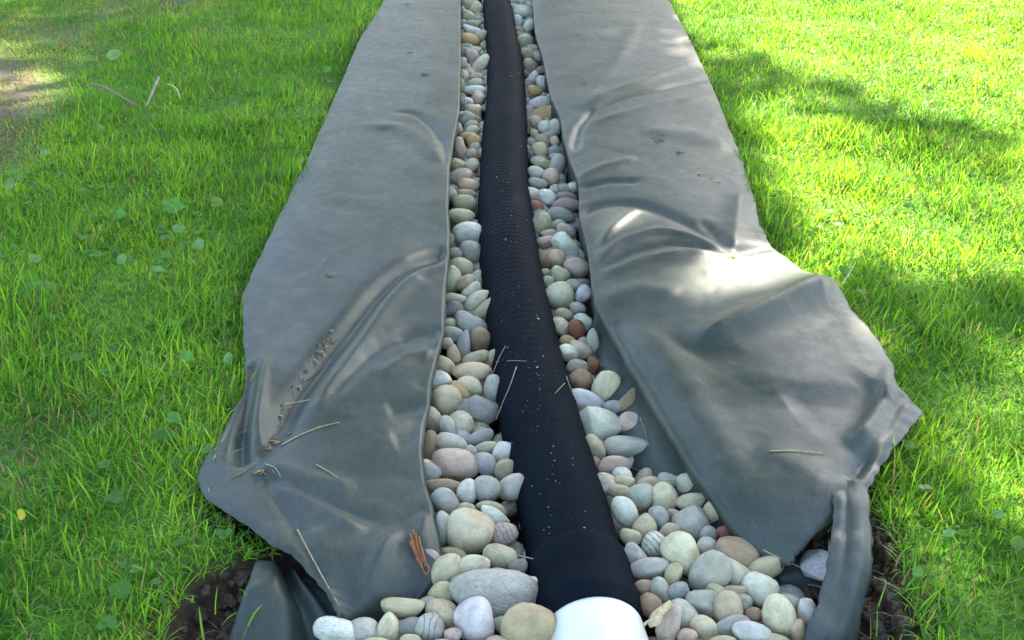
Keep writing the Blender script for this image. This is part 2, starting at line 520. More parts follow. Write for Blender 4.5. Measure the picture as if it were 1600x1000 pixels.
def build_sheet(name, A, B, nv, nu, folds, wall, bulge, seed, fade_edge=0.10, thick=0.0016, noise_amp=1.0, edge_jit=0.0035, parent=None, ledge=False):
    """A inner edge, B outer edge (world points, matched rows); wall: offsets (inward, down) hung from the inner edge"""
    a = resample_matched(A, B, nv)
    A2, B2 = a
    r = np.random.default_rng(seed)
    jit = smooth_line(r.normal(0, edge_jit, nv), 1)
    dirv = (B2 - A2); dirv[:, 2] = 0
    ln = np.linalg.norm(dirv[:, :2], axis=1, keepdims=True) + 1e-9
    dirn = dirv / ln
    B2 = B2 + dirn * jit[:, None]
    u = np.linspace(0, 1, nu)
    X = A2[:, None, :] * (1 - u)[None, :, None] + B2[:, None, :] * u[None, :, None]
    x, y = X[..., 0], X[..., 1]
    wd = np.minimum(1, ln / 0.15)
    z = X[..., 2] + bulge * np.sin(np.pi * np.clip(u, 0, 1))[None, :] * wd
    fade = np.clip(np.minimum(u / 0.05, (1 - u) / fade_edge), 0, 1)[None, :] * 0.75 + 0.25
    z = z + apply_folds(x, y, folds) * fade
    w1, w2, w3 = Waves(seed, 0.30), Waves(seed + 1, 0.11), Waves(seed + 2, 0.045, 20)
    z = z + noise_amp * (0.0035 * w1(x, y) + 0.0013 * w2(x, y) + 0.0004 * w3(x, y)) * fade * wd
    # the outer rim lies down on the grass
    rim = np.clip((u - (1 - fade_edge)) / fade_edge, 0, 1)[None, :]
    z = z - 0.003 * rim ** 2
    X = np.stack([x, y, z], -1)
    cols = []
    base = X[:, 0, :]
    for (inw, dn) in wall[::-1]:
        kr = np.clip((to_px(base)[1] - 440) / 110, 0, 1)[:, None] if ledge else 1.0
        inw = inw * kr - (1 - kr) * min(.018, dn * .2)
        q = base - dirn * (inw + 0.004 * w2(base[:, 0] * 1.3, base[:, 1] * 1.3)[:, None] * min(1, dn * 20))
        q[:, 2] = base[:, 2] - dn
        cols.append(q)
    if cols:
        X = np.concatenate([np.stack(cols, 1), X], 1)
    n0, n1 = X.shape[:2]
    I = np.arange(n0 * n1).reshape(n0, n1)
    Q = np.stack([I[:-1, :-1], I[:-1, 1:], I[1:, 1:], I[1:, :-1]], -1).reshape(-1, 4)
    me = mesh_np(name, X.reshape(-1, 3), Q.tolist())
    bmx = bmesh.new(); bmx.from_mesh(me); bmesh.ops.recalc_face_normals(bmx, faces=bmx.faces)
    bmx.to_mesh(me); bmx.free()
    bv = BVHTree.FromPolygons([tuple(v) for v in X.reshape(-1, 3).tolist()], Q.tolist())
    o = link(name, me, M_FABRIC)
    s = o.modifiers.new('thickness', 'SOLIDIFY'); s.thickness = thick; s.offset = 0
    if parent: child(o, parent)
    return o, bv, X

def resample_matched(A, B, n):
    mid = (A + B) / 2
    d = np.r_[0, np.cumsum(np.linalg.norm(np.diff(mid, axis=0), axis=1) * 0.5 + 0.5 * np.linalg.norm(np.diff(B, axis=0), axis=1))]
    # denser rows where the picture shows them larger (near the camera)
    t = np.linspace(0, 1, n)
    t = 1 - (1 - t) ** 1.6
    t = t * d[-1]
    fa = np.stack([np.interp(t, d, A[:, k]) for k in range(3)], 1)
    fb = np.stack([np.interp(t, d, B[:, k]) for k in range(3)], 1)
    return smooth_line(fa, 3), smooth_line(fb, 1)

LEFT_FOLDS = [
    ([(696, 385), (650, 400), (600, 440), (560, 495), (510, 555), (460, 625), (425, 690), (405, 735)], -.024, .020, 'round', 'open_start'),
    ([(690, 405), (640, 425), (600, 470), (560, 540), (520, 600), (470, 670)], .016, .024),
    ([(692, 500), (640, 508), (585, 540), (540, 590), (500, 640)], -.012, .014, 'round', 'open_start'),
    ([(690, 530), (640, 545), (590, 580)], .009, .016),
    ([(698, 415), (672, 418), (655, 430)], -.005, .016, 'round', 'open_start'),
    ([(690, 505), (655, 518), (620, 525)], -.006, .018, 'round', 'open_start'),
    ([(690, 560), (675, 575), (650, 592)], -.005, .018, 'round', 'open_start'),
    ([(668, 615), (640, 620), (600, 630)], -.009, .018, 'round', 'open_start'),
    ([(660, 660), (610, 672)], -.008, .018, 'round', 'open_start'),
    ([(600, 175), (650, 172), (675, 190), (695, 215), (703, 245)], -.012, .014, 'round', 'open_end'),
    ([(560, 200), (620, 195), (660, 215), (690, 245)], .010, .030),
    ([(660, 20), (675, 90), (690, 160)], .008, .05),
    ([(405, 735), (470, 760), (540, 790), (600, 800)], -.010, .012),
    ([(405, 735), (450, 800), (480, 850), (500, 900)], -.009, .012),
    ([(410, 720), (480, 740), (560, 750)], .008, .018),
    ([(420, 745), (500, 780), (570, 820)], .010, .014),
    ([(625, 800), (600, 840), (565, 900), (535, 970)], .020, .014, 'round', 'open_end'),
    ([(640, 810), (640, 850), (625, 910), (600, 965)], -.018, .018, 'round', 'open_end'),
    ([(672, 770), (655, 810), (660, 860)], .008, .014),
    ([(396, 575), (386, 625), (376, 680), (376, 715)], -.024, .013, 'round', 'all'),
    ([(388, 565), (366, 640), (352, 705)], .008, .008),
    ([(412, 556), (408, 600), (402, 660), (406, 710)], .016, .010),
    ([(420, 560), (408, 620), (398, 680)], .006, .02),
    ([(560, 120), (530, 230), (480, 330), (430, 430)], .010, .06),
    ([(480, 820), (500, 870)], .006, .02),
]
RIGHT_FOLDS = [
    ([(905, 170), (925, 145), (960, 110), (1000, 30)], .008, .03),
    ([(905, 172), (945, 150), (1000, 135), (1060, 110), (1105, 92)], .012, .024, 'round', 'open_end'),
    ([(910, 180), (960, 160), (1030, 145), (1115, 122)], -.012, .014, 'round', 'open_end'),
    ([(915, 195), (980, 180), (1040, 165), (1125, 150)], .008, .018, 'round', 'open_end'),
    ([(895, 235), (905, 195), (930, 170)], -.016, .012),
    ([(905, 275), (940, 262), (1000, 252)], .008, .016, 'round', 'open_start'),
    ([(905, 290), (950, 285), (1010, 290)], -.010, .014, 'round', 'open_start'),
    ([(905, 330), (950, 318), (1000, 325), (1070, 355), (1140, 402)], -.012, .018, 'round', 'open_start'),
    ([(935, 385), (960, 355), (985, 338), (1010, 332)], .011, .010),
    ([(930, 405), (975, 378), (1030, 366), (1090, 380), (1140, 402)], .011, .013),
    ([(930, 420), (985, 398), (1050, 388), (1140, 404)], -.010, .010),
    ([(935, 432), (1000, 412), (1070, 402), (1140, 405)], .010, .012),
    ([(1145, 402), (1150, 350), (1158, 300)], .012, .022),
    ([(1145, 402), (1180, 392), (1210, 385)], -.014, .014, 'round', 'open_end'),
    ([(1145, 403), (1120, 375), (1090, 350)], -.008, .014),
    ([(1068, 556), (1120, 535), (1200, 500), (1260, 468), (1312, 446)], .050, .034, 'sharp', 'open_end'),
    ([(1090, 575), (1180, 545), (1270, 510), (1340, 490)], -.010, .05, 'round', 'open_end'),
    ([(950, 505), (985, 560), (1020, 612), (1060, 680), (1100, 750), (1140, 805)], -.016, .020, 'round', 'all'),
    ([(1000, 500), (1040, 570), (1080, 640), (1130, 730), (1180, 810)], .016, .045),
    ([(1400, 585), (1385, 630), (1360, 675), (1330, 715)], .030, .016, 'right', 'open_start'),
    ([(1405, 625), (1390, 660), (1362, 705), (1335, 740)], -.018, .012, 'round', 'all'),
    ([(1235, 650), (1300, 640), (1380, 610)], -.010, .05),
    ([(1180, 620), (1260, 570), (1380, 530)], .006, .06),
    ([(1180, 700), (1260, 745), (1310, 790)], .006, .03),
    ([(930, 470), (1000, 455), (1060, 470)], .008, .03),
    ([(1000, 210), (1080, 215), (1150, 235)], .012, .05),
]
WALL_L = [(0.004, .006), (0.003, .016), (-0.008, .04), (-0.015, .09), (-0.015, .16)]
WALL_R = [(0.005, .007), (0.000, .018), (-.004, .030), (0.018, .048), (0.040, .062), (0.05, .09), (0.05, .15)]

def minor_creases(seed, n, xr, yr, mean_ang):
    r = random.Random(seed); out = []
    for _ in range(n):
        y = yr[0] + (yr[1] - yr[0]) * r.random() ** .8; x = r.uniform(*xr)
        sc = (y + 355) / 900
        L_ = r.uniform(25, 110) * sc; a = R(mean_ang + r.gauss(0, 38)); k = r.uniform(-.5, .5)
        pts = [(x + L_ * t * math.cos(a + k * t), y + L_ * t * math.sin(a + k * t) * .6) for t in (-.5, -.17, .17, .5)]
        out.append((pts, r.choice((-1, 1)) * r.uniform(.0004, .0014), r.uniform(.004, .012), r.choice(('round', 'round', 'sharp'))))
    return out

fl = empty('fabric_sheet', tuple(P(560, 480, 0)))
tag(fl, 'grey landscape fabric sheet spread over the grass left of the black pipe', 'fabric sheet', 'landscape fabric sheets lining the trench')
left_flap, BV_L, XL = build_sheet('flap', LA, LB, 560, 150, LEFT_FOLDS + minor_creases(301, 70, (400, 690), (40, 930), 110), WALL_L, 0.007, 21, noise_amp=.14, edge_jit=.0014, parent=fl)
fr = empty('fabric_sheet', tuple(P(1140, 480, 0)))
tag(fr, 'wrinkled shiny grey landscape fabric sheet spread over the grass right of the pipe', 'fabric sheet', 'landscape fabric sheets lining the trench')
right_flap, BV_R, XR = build_sheet('flap', RA, RB, 560, 150, RIGHT_FOLDS + minor_creases(302, 80, (900, 1370), (40, 800), -25), WALL_R, 0.014, 41, noise_amp=.16, edge_jit=.0014, parent=fr, ledge=True)

def small_sheet(name, rows, nv, nu, cross, seed, parent, label):
    A = np.array([P(r[0], r[1], r[2]) for r in rows]); B = np.array([P(r[3], r[4], r[5]) for r in rows])
    t = np.linspace(0, 1, len(rows)); tn = np.linspace(0, 1, nv)
    fa = smooth_line(np.stack([np.interp(tn, t, A[:, k]) for k in range(3)], 1), 4)
    fb = smooth_line(np.stack([np.interp(tn, t, B[:, k]) for k in range(3)], 1), 4)
    u = np.linspace(0, 1, nu)
    X = fa[:, None] * (1 - u)[None, :, None] + fb[:, None] * u[None, :, None]
    w1, w2 = Waves(seed, 0.10), Waves(seed + 1, 0.04, 18)
    X[..., 2] += cross(u[None, :], tn[:, None]) + 0.0015 * w1(X[..., 0], X[..., 1]) + 0.0005 * w2(X[..., 0], X[..., 1])
    r = np.random.default_rng(seed)
    X[:, 0, 0] += smooth_line(r.normal(0, .002, nv), 1); X[:, -1, 0] += smooth_line(r.normal(0, .002, nv), 1)
    I = np.arange(nv * nu).reshape(nv, nu)
    Q = np.stack([I[:-1, :-1], I[:-1, 1:], I[1:, 1:], I[1:, :-1]], -1).reshape(-1, 4)
    o = link(name, mesh_np(name, X.reshape(-1, 3), Q.tolist()), M_FABRIC)
    s = o.modifiers.new('thickness', 'SOLIDIFY'); s.thickness = 0.0016; s.offset = 0
    child(o, parent)
    if label: o['label'] = label
    return o, BVHTree.FromPolygons([tuple(v) for v in X.reshape(-1, 3).tolist()], Q.tolist())

STRIP = [(1296, 758, .030, 1352, 756, .030), (1300, 778, .034, 1357, 776, .026), (1303, 805, .036, 1359, 800, .024), (1298, 850, .030, 1362, 855, .016),
         (1290, 890, .020, 1362, 895, .004), (1277, 945, .005, 1350, 945, -.015), (1254, 1000, -.01, 1338, 1000, -.03), (1238, 1060, -.04, 1325, 1060, -.06), (1225, 1120, -.08, 1312, 1120, -.09)]
strip, BV_S = small_sheet('hanging_strip', STRIP, 70, 24, lambda u, t: 0.006 * np.sin(np.pi * u) ** 0.8 + 0.002 * np.exp(-((u - .7) / .15) ** 2) - .004 * np.exp(-((u - .35) / .1) ** 2) * np.sin(t * 5), 61, fr,
                          'narrow torn strip hanging from the corner of the sheet')
ROLL = [(402, 896, -.03, 480, 900, -.03), (396, 893, -.018, 488, 905, -.02), (386, 915, -.010, 512, 930, -.02), (374, 942, -.010, 545, 958, -.03),
        (362, 972, -.018, 570, 986, -.045), (350, 1002, -.03, 588, 1008, -.055), (338, 1040, -.045, 600, 1045, -.065), (325, 1090, -.07, 610, 1090, -.08)]
roll, BV_RO = small_sheet('folded_end', ROLL, 60, 60, lambda u, t: np.clip(t * 6, 0, 1) ** .5 * (0.020 + .008 * t) * np.exp(-((u - .24) / .27) ** 4) - 0.010 * np.exp(-((u - .55) / .08) ** 2) + 0.008 * np.exp(-((u - .72) / .07) ** 2) - 0.02 * np.exp(-(u / .05) ** 2),
                          71, fl, 'rounded end of the sheet folded down into the trench')
LIN = [(1190, 878, -.035, 1300, 890, -.04), (1200, 905, -.04, 1300, 915, -.045), (1215, 930, -.06, 1290, 940, -.06), (1225, 955, -.08, 1280, 965, -.08), (1230, 990, -.1, 1270, 990, -.1)]
lining, _ = small_sheet('trench_lining', LIN, 24, 16, lambda u, t: 0.006 * np.sin(np.pi * u), 81, fr, 'dark fabric lining inside the trench corner')

# ------------------------------------------------------------------ drain pipe
AXZ = -0.045
RAD = 0.0625
PIPE_PX = [(772, -60), (776, 0), (783, 50), (790, 100), (791, 150), (789, 200), (788, 250), (787, 300), (791, 350), (796, 400), (804, 450), (813, 500), (823, 550), (832, 600),
           (843, 650), (857, 700), (872, 750), (884, 800), (895, 850), (906, 900), (917, 945), (930, 1000)]
pp = np.array([P(x, y, AXZ + 0.012) for x, y in PIPE_PX]); pp[:, 2] = AXZ
d0 = pp[0] - pp[1]; d0 /= np.linalg.norm(d0)
pp = np.vstack([pp[0] + d0 * 3, pp])
pc = smooth_line(resample(pp, 400), 25)

def tube(name, path, radii, nseg, mat, parent=None, caps=False, smooth=True):
    path = np.asarray(path); n = len(path)
    tan = np.gradient(path, axis=0); tan /= np.linalg.norm(tan, axis=1, keepdims=True)
    up = np.array([0, 0, 1.0])
    if abs(tan[n // 2, 2]) > 0.9: up = np.array([1.0, 0, 0])
    s = np.cross(tan, up); s /= np.linalg.norm(s, axis=1, keepdims=True)
    w = np.cross(s, tan)
    a = np.linspace(0, 2 * math.pi, nseg, endpoint=False)
    radii = np.broadcast_to(np.asarray(radii, float), (n,))
    X = path[:, None, :] + radii[:, None, None] * (np.cos(a)[None, :, None] * s[:, None, :] + np.sin(a)[None, :, None] * w[:, None, :])
    I = np.arange(n * nseg).reshape(n, nseg); J = np.roll(I, -1, 1)
    Q = np.stack([I[:-1], J[:-1], J[1:], I[1:]], -1).reshape(-1, 4).tolist()
    if caps:
        Q.append(I[0][::-1].tolist()); Q.append(I[-1].tolist())
    me = mesh_np(name, X.reshape(-1, 3), Q, smooth)
    o = link(name, me, mat)
    if parent: child(o, parent)
    return o, X.reshape(-1, 3), Q

arc = np.r_[0, np.cumsum(np.linalg.norm(np.diff(pc, axis=0), axis=1))]
# where the collar starts: picture height 842
pyline = to_px(pc)[1]
i_col = int(np.argmin(np.abs(pyline - 900)))
i_end = int(np.argmin(np.abs(pyline - 985)))
ss = np.arange(0, arc[i_col], 0.0030)
body_path = np.stack([np.interp(ss, arc, pc[:, k]) for k in range(3)], 1)
amp = 0.0007 * np.clip((arc[i_col] - ss + .15) / 1.1, 0.12, 1)
ridge = amp * (0.5 + 0.5 * np.sin(ss * 2 * math.pi / 0.0195)) ** 0.6
sag = 0.0008 * np.sin(ss * 9.0) + 0.0006 * np.sin(ss * 23 + 1)
pipe = empty('drain_pipe', tuple(pc[200]))
tag(pipe, 'long black corrugated drain pipe in a fabric sock between the pebbles', 'pipe')
body, XB, QB = tube('corrugated_body', body_path, RAD - 0.0014 + ridge + sag, 40, M_PIPE, pipe)
ss2 = np.linspace(arc[i_col] - 0.012, arc[i_end], 40)
cp = np.stack([np.interp(ss2, arc, pc[:, k]) for k in range(3)], 1)
k = (ss2 - ss2[0])
rad_c = RAD + 0.0007 * np.clip(k / 0.01, 0, 1) + 0.00008 * np.sin(k * 2 * math.pi / .0195) + 0.0005 * np.sin(k * 90) - 0.004 * np.clip((k - (k[-1] - 0.02)) / 0.02, 0, 1)
collar, XC, QC = tube('end_collar', cp, rad_c, 40, M_PIPE, pipe)
collar['label'] = 'smooth collar of black sock doubled over the pipe end'
collar.modifiers.new('thickness', 'SOLIDIFY').thickness = 0.003
BV_P = BVHTree.FromPolygons([tuple(v) for v in np.vstack([XB, XC]).tolist()], QB + [[i + len(XB) for i in q] for q in QC])
# white pipe pushed into the sock
e0 = P(932, 985, AXZ + 0.012); e0[2] = AXZ + .002
dirp = (cp[-1] - cp[-8]); dirp /= np.linalg.norm(dirp)
wp0 = cp[-1] - dirp * 0.07
wend = P(985, 1180, AXZ); 
wd = wend - cp[-1]; wd[2] = -0.01; wd /= np.linalg.norm(wd)
wpath = smooth_line(np.array([wp0 + dirp * 0.07 * t for t in np.linspace(0, 1, 8)] + [cp[-1] + wd * t for t in np.linspace(0.01, 0.32, 24)]), 3)
white, _, _ = tube('white_pipe', wpath, np.r_[np.full(31, 0.0565), 0.0545], 48, M_PVC)
sm = white.modifiers.new('thickness', 'SOLIDIFY'); sm.thickness = 0.004
tag(white, 'glossy white plastic pipe end coming out of the black sock at the front', 'pipe')

# ------------------------------------------------------------------ pebbles
COLS = {'cream': (206, 200, 172), 'white': (218, 220, 208), 'olive': (184, 178, 148), 'tan': (192, 174, 146), 'pink': (200, 178, 163), 'mauve': (172, 155, 152),
        'blue-grey': (166, 167, 162), 'dark grey': (136, 136, 131), 'grey': (180, 182, 170), 'brown': (164, 140, 114), 'rust': (150, 100, 76), 'red': (158, 100, 92), 'lilac': (204, 203, 206), 'ochre': (196, 172, 122)}
C_ = {'c': 'cream', 'w': 'white', 'o': 'olive', 't': 'tan', 'p': 'pink', 'm': 'mauve', 'b': 'blue-grey', 'd': 'dark grey', 'g': 'grey', 'n': 'brown', 'r': 'rust', 'e': 'red', 'l': 'lilac', 'y': 'ochre'}
# x, y, long half axis, short half axis, angle, colour (+ s speckled, v veined, a angular)
PEB_L = """732 8 11 9 0 t|744 15 11 9 -60 c|722 19 8 6 80 g|732 26 10 8 30 c|739 38 11 6 5 o|725 39 8 7 60 g|737 48 14 7 22 ws|752 57 11 9 -10 t|732 62 16 9 20 y|727 73 11 5 5 g|725 81 8 7 0 b|742 79 9 6 15 c|738 90 13 10 70 p|751 101 17 9 -50 c|722 99 10 7 85 o|725 118 10 7 60 c|734 113 8 6 0 t|744 121 11 7 0 p|742 130 12 7 -10 c|721 133 10 5 85 t|741 141 16 7 2 w|746 154 11 9 -50 p|728 160 11 8 25 wv|739 175 14 10 40 t|729 185 13 10 -25 g|717 200 10 5 75 c|736 197 11 8 -20 o|737 205 12 8 -15 c|740 220 12 11 80 y|719 232 17 8 80 p|738 241 10 8 10 t|727 214 8 7 0 p
737 259 12 10 -20 c|713 257 10 8 50 o|720 277 18 12 -12 p|732 290 17 10 15 t|704 304 12 9 60 g|729 302 14 6 8 t|726 318 18 13 15 o|719 339 21 12 2 c|733 366 25 18 12 ws|738 395 18 17 0 bs|711 398 11 10 0 b|721 417 18 13 12 c|707 438 21 14 98 os|729 444 16 12 -40 t|738 455 15 10 -40 c|745 470 22 12 -35 cs|758 487 21 12 -42 o|712 467 16 8 6 c|708 484 15 12 -20 ds|726 496 14 9 20 g|704 375 11 6 85 t
737 509 24 14 18 gs|702 506 11 8 0 o|706 522 16 11 20 gs|750 531 18 16 80 n|724 541 24 10 92 b|699 537 9 9 0 c|708 554 14 9 70 t|744 562 20 12 -28 o|771 561 15 12 -60 t|691 571 21 13 20 o|738 582 28 15 0 t|687 593 17 13 -15 w|733 604 21 15 15 cs|772 612 25 15 78 gs|697 625 24 22 20 o|718 613 18 12 45 y|746 641 29 20 25 dsa|676 655 20 13 68 o|720 664 20 19 40 cs|699 668 18 12 68 g|669 698 24 14 100 n|704 696 25 17 12 g|748 684 22 10 -18 bs|711 725 35 23 16 p|760 700 17 9 -15 o|736 705 10 9 0 g|790 707 20 16 0 w|759 725 19 15 55 b|671 736 17 13 32 gs|793 734 19 16 0 o|738 723 12 10 60 g
690 761 27 13 5 n|694 784 21 20 0 b|730 769 20 15 98 ws|760 764 21 19 20 bs|800 762 23 18 -20 g|768 794 22 10 10 o|695 829 27 14 95 gs|730 797 15 11 10 g|735 833 34 33 0 c|772 808 23 12 30 ws|787 835 20 17 -30 pv|673 883 24 17 80 m|706 866 21 10 5 o|695 893 30 20 -45 c|735 886 29 17 -20 c|781 872 25 19 10 o|782 897 14 9 10 b|691 926 20 15 10 o|710 908 10 9 0 d|772 929 64 37 10 gs|629 951 31 15 5 o|668 942 16 9 -5 b|692 960 27 20 25 ts|671 982 25 22 10 gv|740 970 31 28 80 l|607 984 22 16 -62 c|640 981 17 15 0 ds|527 987 34 20 20 ws|567 984 25 17 10 gs|642 1003 15 12 0 o|708 993 13 11 0 p|785 977 16 13 0 g|828 981 40 34 0 t|830 916 17 14 12 ws|807 905 9 7 0 o|809 887 14 12 0 d|590 1014 24 16 10 c|690 1016 22 15 0 g|745 1018 24 14 -10 o|780 1012 22 16 20 p"""
PEB_R = """815 2 13 6 10 c|819 19 15 9 20 w|803 12 8 6 10 c|829 11 8 7 0 g|810 34 10 7 85 w|826 41 11 7 -60 w|811 48 10 6 8 t|820 66 14 11 -10 o|813 56 8 5 15 p|834 76 10 6 10 g|826 87 13 11 30 o|840 88 9 6 50 g|829 104 13 10 60 p|845 110 7 6 0 m|834 122 11 8 -65 w|847 131 11 8 85 l|836 142 11 8 5 y|842 162 16 10 -5 w|859 157 9 8 60 o|855 178 27 11 -14 y|839 192 11 10 0 t|852 199 11 10 20 w|866 199 12 10 80 w|836 210 8 6 70 o|849 220 12 10 35 t|867 221 8 7 50 p|844 236 13 11 60 t|866 237 10 9 0 b|872 247 12 7 0 b|841 251 11 6 0 c
838 271 14 10 20 g|871 261 19 12 -65 b|861 278 13 12 80 p|848 257 13 7 5 o|840 287 14 8 15 b|831 303 14 10 0 w|854 309 13 12 20 w|866 297 9 8 0 g|884 296 12 8 0 bs|896 293 9 8 0 w|885 308 17 8 5 m|839 325 11 11 0 r|884 321 20 11 0 m|876 336 21 11 8 b|846 350 17 14 80 oa|871 351 12 7 -20 g|883 362 14 12 40 p|858 366 12 7 0 o|852 378 13 8 -10 p|884 386 23 16 32 wsa|850 406 13 11 80 n|870 405 15 13 60 t|901 418 19 14 15 p|852 426 9 6 0 o|875 431 15 12 20 c|857 441 10 9 60 g|898 447 14 10 10 gs|875 461 22 20 25 c|911 460 14 11 -50 l|903 482 12 9 30 gs|881 491 14 9 10 o|908 497 10 7 0 w|872 501 10 6 0 p
877 511 17 12 50 c|901 516 16 12 70 r|911 506 13 11 0 w|926 535 20 10 86 g|888 533 13 8 10 y|911 534 8 7 0 p|906 547 18 12 25 c|888 552 16 12 20 w|928 571 13 9 80 ra|903 573 17 11 -5 o|907 594 18 16 0 n|946 609 28 20 -62 c|916 627 28 15 22 l|936 664 33 24 18 wa|987 631 26 17 -55 na|958 638 15 12 -20 b|987 663 21 18 0 p|929 700 21 13 60 o|980 699 33 16 0 g|960 727 25 14 -10 p|930 728 13 9 80 n|973 743 15 12 30 w|946 751 14 11 0 o|1042 748 13 9 0 gs
949 760 14 12 0 g|975 753 15 10 0 c|969 768 18 10 0 t|1002 774 21 18 -40 g|1015 755 18 10 0 ts|1037 779 24 20 70 c|1081 764 26 19 40 g|1080 785 23 13 -10 c|1047 753 14 10 0 gs|977 800 25 17 60 w|1031 809 18 13 65 b|1007 826 20 18 70 o|1053 805 11 9 0 p|1085 818 31 25 15 ba|1117 803 18 16 30 c|1047 830 15 12 -20 o|984 840 16 13 30 o|1107 835 14 13 0 b|1137 834 17 12 0 e|1022 852 19 18 -40 wv|1066 865 32 25 55 c|1105 853 15 13 0 w|1153 868 34 26 25 ns|992 872 22 16 60 ga|1015 890 29 17 -10 g|1051 898 18 12 -70 o|1109 895 34 27 -40 g|1147 896 26 17 40 cs|1193 888 30 16 -28 o|1005 917 16 11 0 n|1032 924 20 14 60 g|1060 926 19 17 20 b|1017 947 18 16 60 n|1096 945 24 21 0 ba|1123 931 20 14 30 o|1149 926 16 10 0 o|1187 921 26 23 10 w|1137 955 27 22 75 t|1160 943 14 13 0 b|1068 962 25 19 60 g|1043 976 31 17 -78 ps|1101 981 23 16 30 c|1074 994 15 11 0 p|1143 980 27 16 -18 b|1175 989 29 16 12 l|1130 1004 20 10 0 o|1178 962 13 12 0 n|1217 963 32 24 72 c|1234 945 17 15 0 g|1262 960 22 15 80 w|1247 988 18 11 88 t|1215 1003 18 11 0 o|1040 1020 22 16 0 g|1095 1018 24 16 10 o|1240 1022 20 16 0 c|1180 1022 24 15 0 g"""

def pebble_mesh(seed, angular):
    r = np.random.default_rng(seed)
    bm = bmesh.new()
    bmesh.ops.create_icosphere(bm, subdivisions=4 if angular else 3, radius=1)
    v = np.array([q.co[:] for q in bm.verts])
    rad = np.ones(len(v))
    for _ in range(7):
        d = r.normal(size=3); d /= np.linalg.norm(d)
        rad += r.uniform(-.09, .09) * np.cos(v @ d * r.uniform(1.2, 3.2) + r.uniform(0, 6))
    e = r.uniform(1.9, 2.5) if not angular else r.uniform(2.2, 3.0)
    v = v * (rad / (np.abs(v) ** e).sum(1) ** (1 / e))[:, None]
    v[:, 0] *= 1 + 0.20 * r.uniform(-1, 1) * v[:, 1]       # egg shape
    v[:, 1] *= 1 + 0.20 * r.uniform(-1, 1) * v[:, 0]
    for _ in range(9 if angular else 5):
        d = r.normal(size=3); d /= np.linalg.norm(d)
        h = r.uniform(.62, .85) if angular else r.uniform(.70, .9)
        s = v @ d
        over = np.maximum(0, s - h)
        v -= np.outer(over * (0.92 if angular else 0.6), d)
    mn, mx = v.min(0), v.max(0)
    v = (v - (mn + mx) / 2) / ((mx - mn) / 2)
    for q, c in zip(bm.verts, v): q.co = c
    me = bpy.data.meshes.new('pebble')
    bm.to_mesh(me); bm.free()
    me.polygons.foreach_set('use_smooth', [True] * len(me.polygons))
    me.materials.append(M_PEB['plain'])
    return me

PM = [pebble_mesh(100 + i, False) for i in range(18)]
PMA = [pebble_mesh(200 + i, True) for i in range(6)]
ORD = ['', 'second', 'third', 'fourth', 'fifth', 'sixth', 'seventh', 'eighth', 'ninth', 'tenth', 'eleventh', 'twelfth']

def left_edge(py): return np.interp(py, [r[1] for r in LEFT_ROWS[:-3]], [r[0] for r in LEFT_ROWS[:-3]])
def right_edge(py): return np.interp(py, [r[1] for r in RIGHT_ROWS], [r[0] for r in RIGHT_ROWS])
def pipe_c(py): return np.interp(py, [q[1] for q in PIPE_PX], [q[0] for q in PIPE_PX])

pebs = []
for side, txt in (('left', PEB_L), ('right', PEB_R)):
    for rec in txt.replace('\n', '|').split('|'):
        q = rec.split()
        px, py, a, b, ang = map(float, q[:5]); code = q[5]
        pebs.append(dict(side=side, px=px, py=py, a=a, b=b, ang=ang, col=C_[code[0]], sp='s' in code[1:], vein='v' in code[1:], angl='a' in code[1:]))
for q in pebs:
    half = 0.127 * (q['py'] + 355) / 2
    dp = abs(q['px'] - pipe_c(q['py'])) - half
    de = (q['px'] - left_edge(q['py'])) if q['side'] == 'left' else (right_edge(q['py']) - q['px'])
    if q['py'] > 930 and (q['px'] < 660): de = 0
    s = q['side']
    if dp < q['a'] * 1.1 and dp <= de: q['place'] = f"at the pipe's {s}"
    elif de < q['a'] * 1.3: q['place'] = f"against the {s} fabric"
    else: q['place'] = f"in the {s} strip's middle"
    q['band'] = 'at far end' if q['py'] < 200 else 'in far half' if q['py'] < 480 else 'in near half' if q['py'] < 760 else 'in front pile'
    rel = q['a'] / (0.127 * (q['py'] + 355) / 2)
    q['size'] = 'large' if rel > 0.40 else 'small' if rel < 0.245 else ''
    pat = 'speckled' if q['sp'] else 'veined' if q['vein'] else ''
    ratio = q['a'] / q['b']
    shp = 'angular' if q['angl'] else 'elongated' if ratio > 1.7 else 'oval' if ratio > 1.18 else 'rounded'
    q['desc'] = ' '.join(x for x in (q['size'], pat, q['col'], shp, 'pebble') if x)
    q['key'] = (q['desc'], q['place'], q['band'])
keys = {}
for q in sorted(pebs, key=lambda q: -q['py']):
    keys.setdefault(q['key'], []).append(q)
for k, lst in keys.items():
    for i, q in enumerate(lst):
        d, pl, bd = k
        q['label'] = f"{d} {pl}, {bd}" if i == 0 and len(lst) == 1 else f"{d} {pl}, {bd}, {'nearest' if i == 0 else ORD[i] + ' nearest'}"

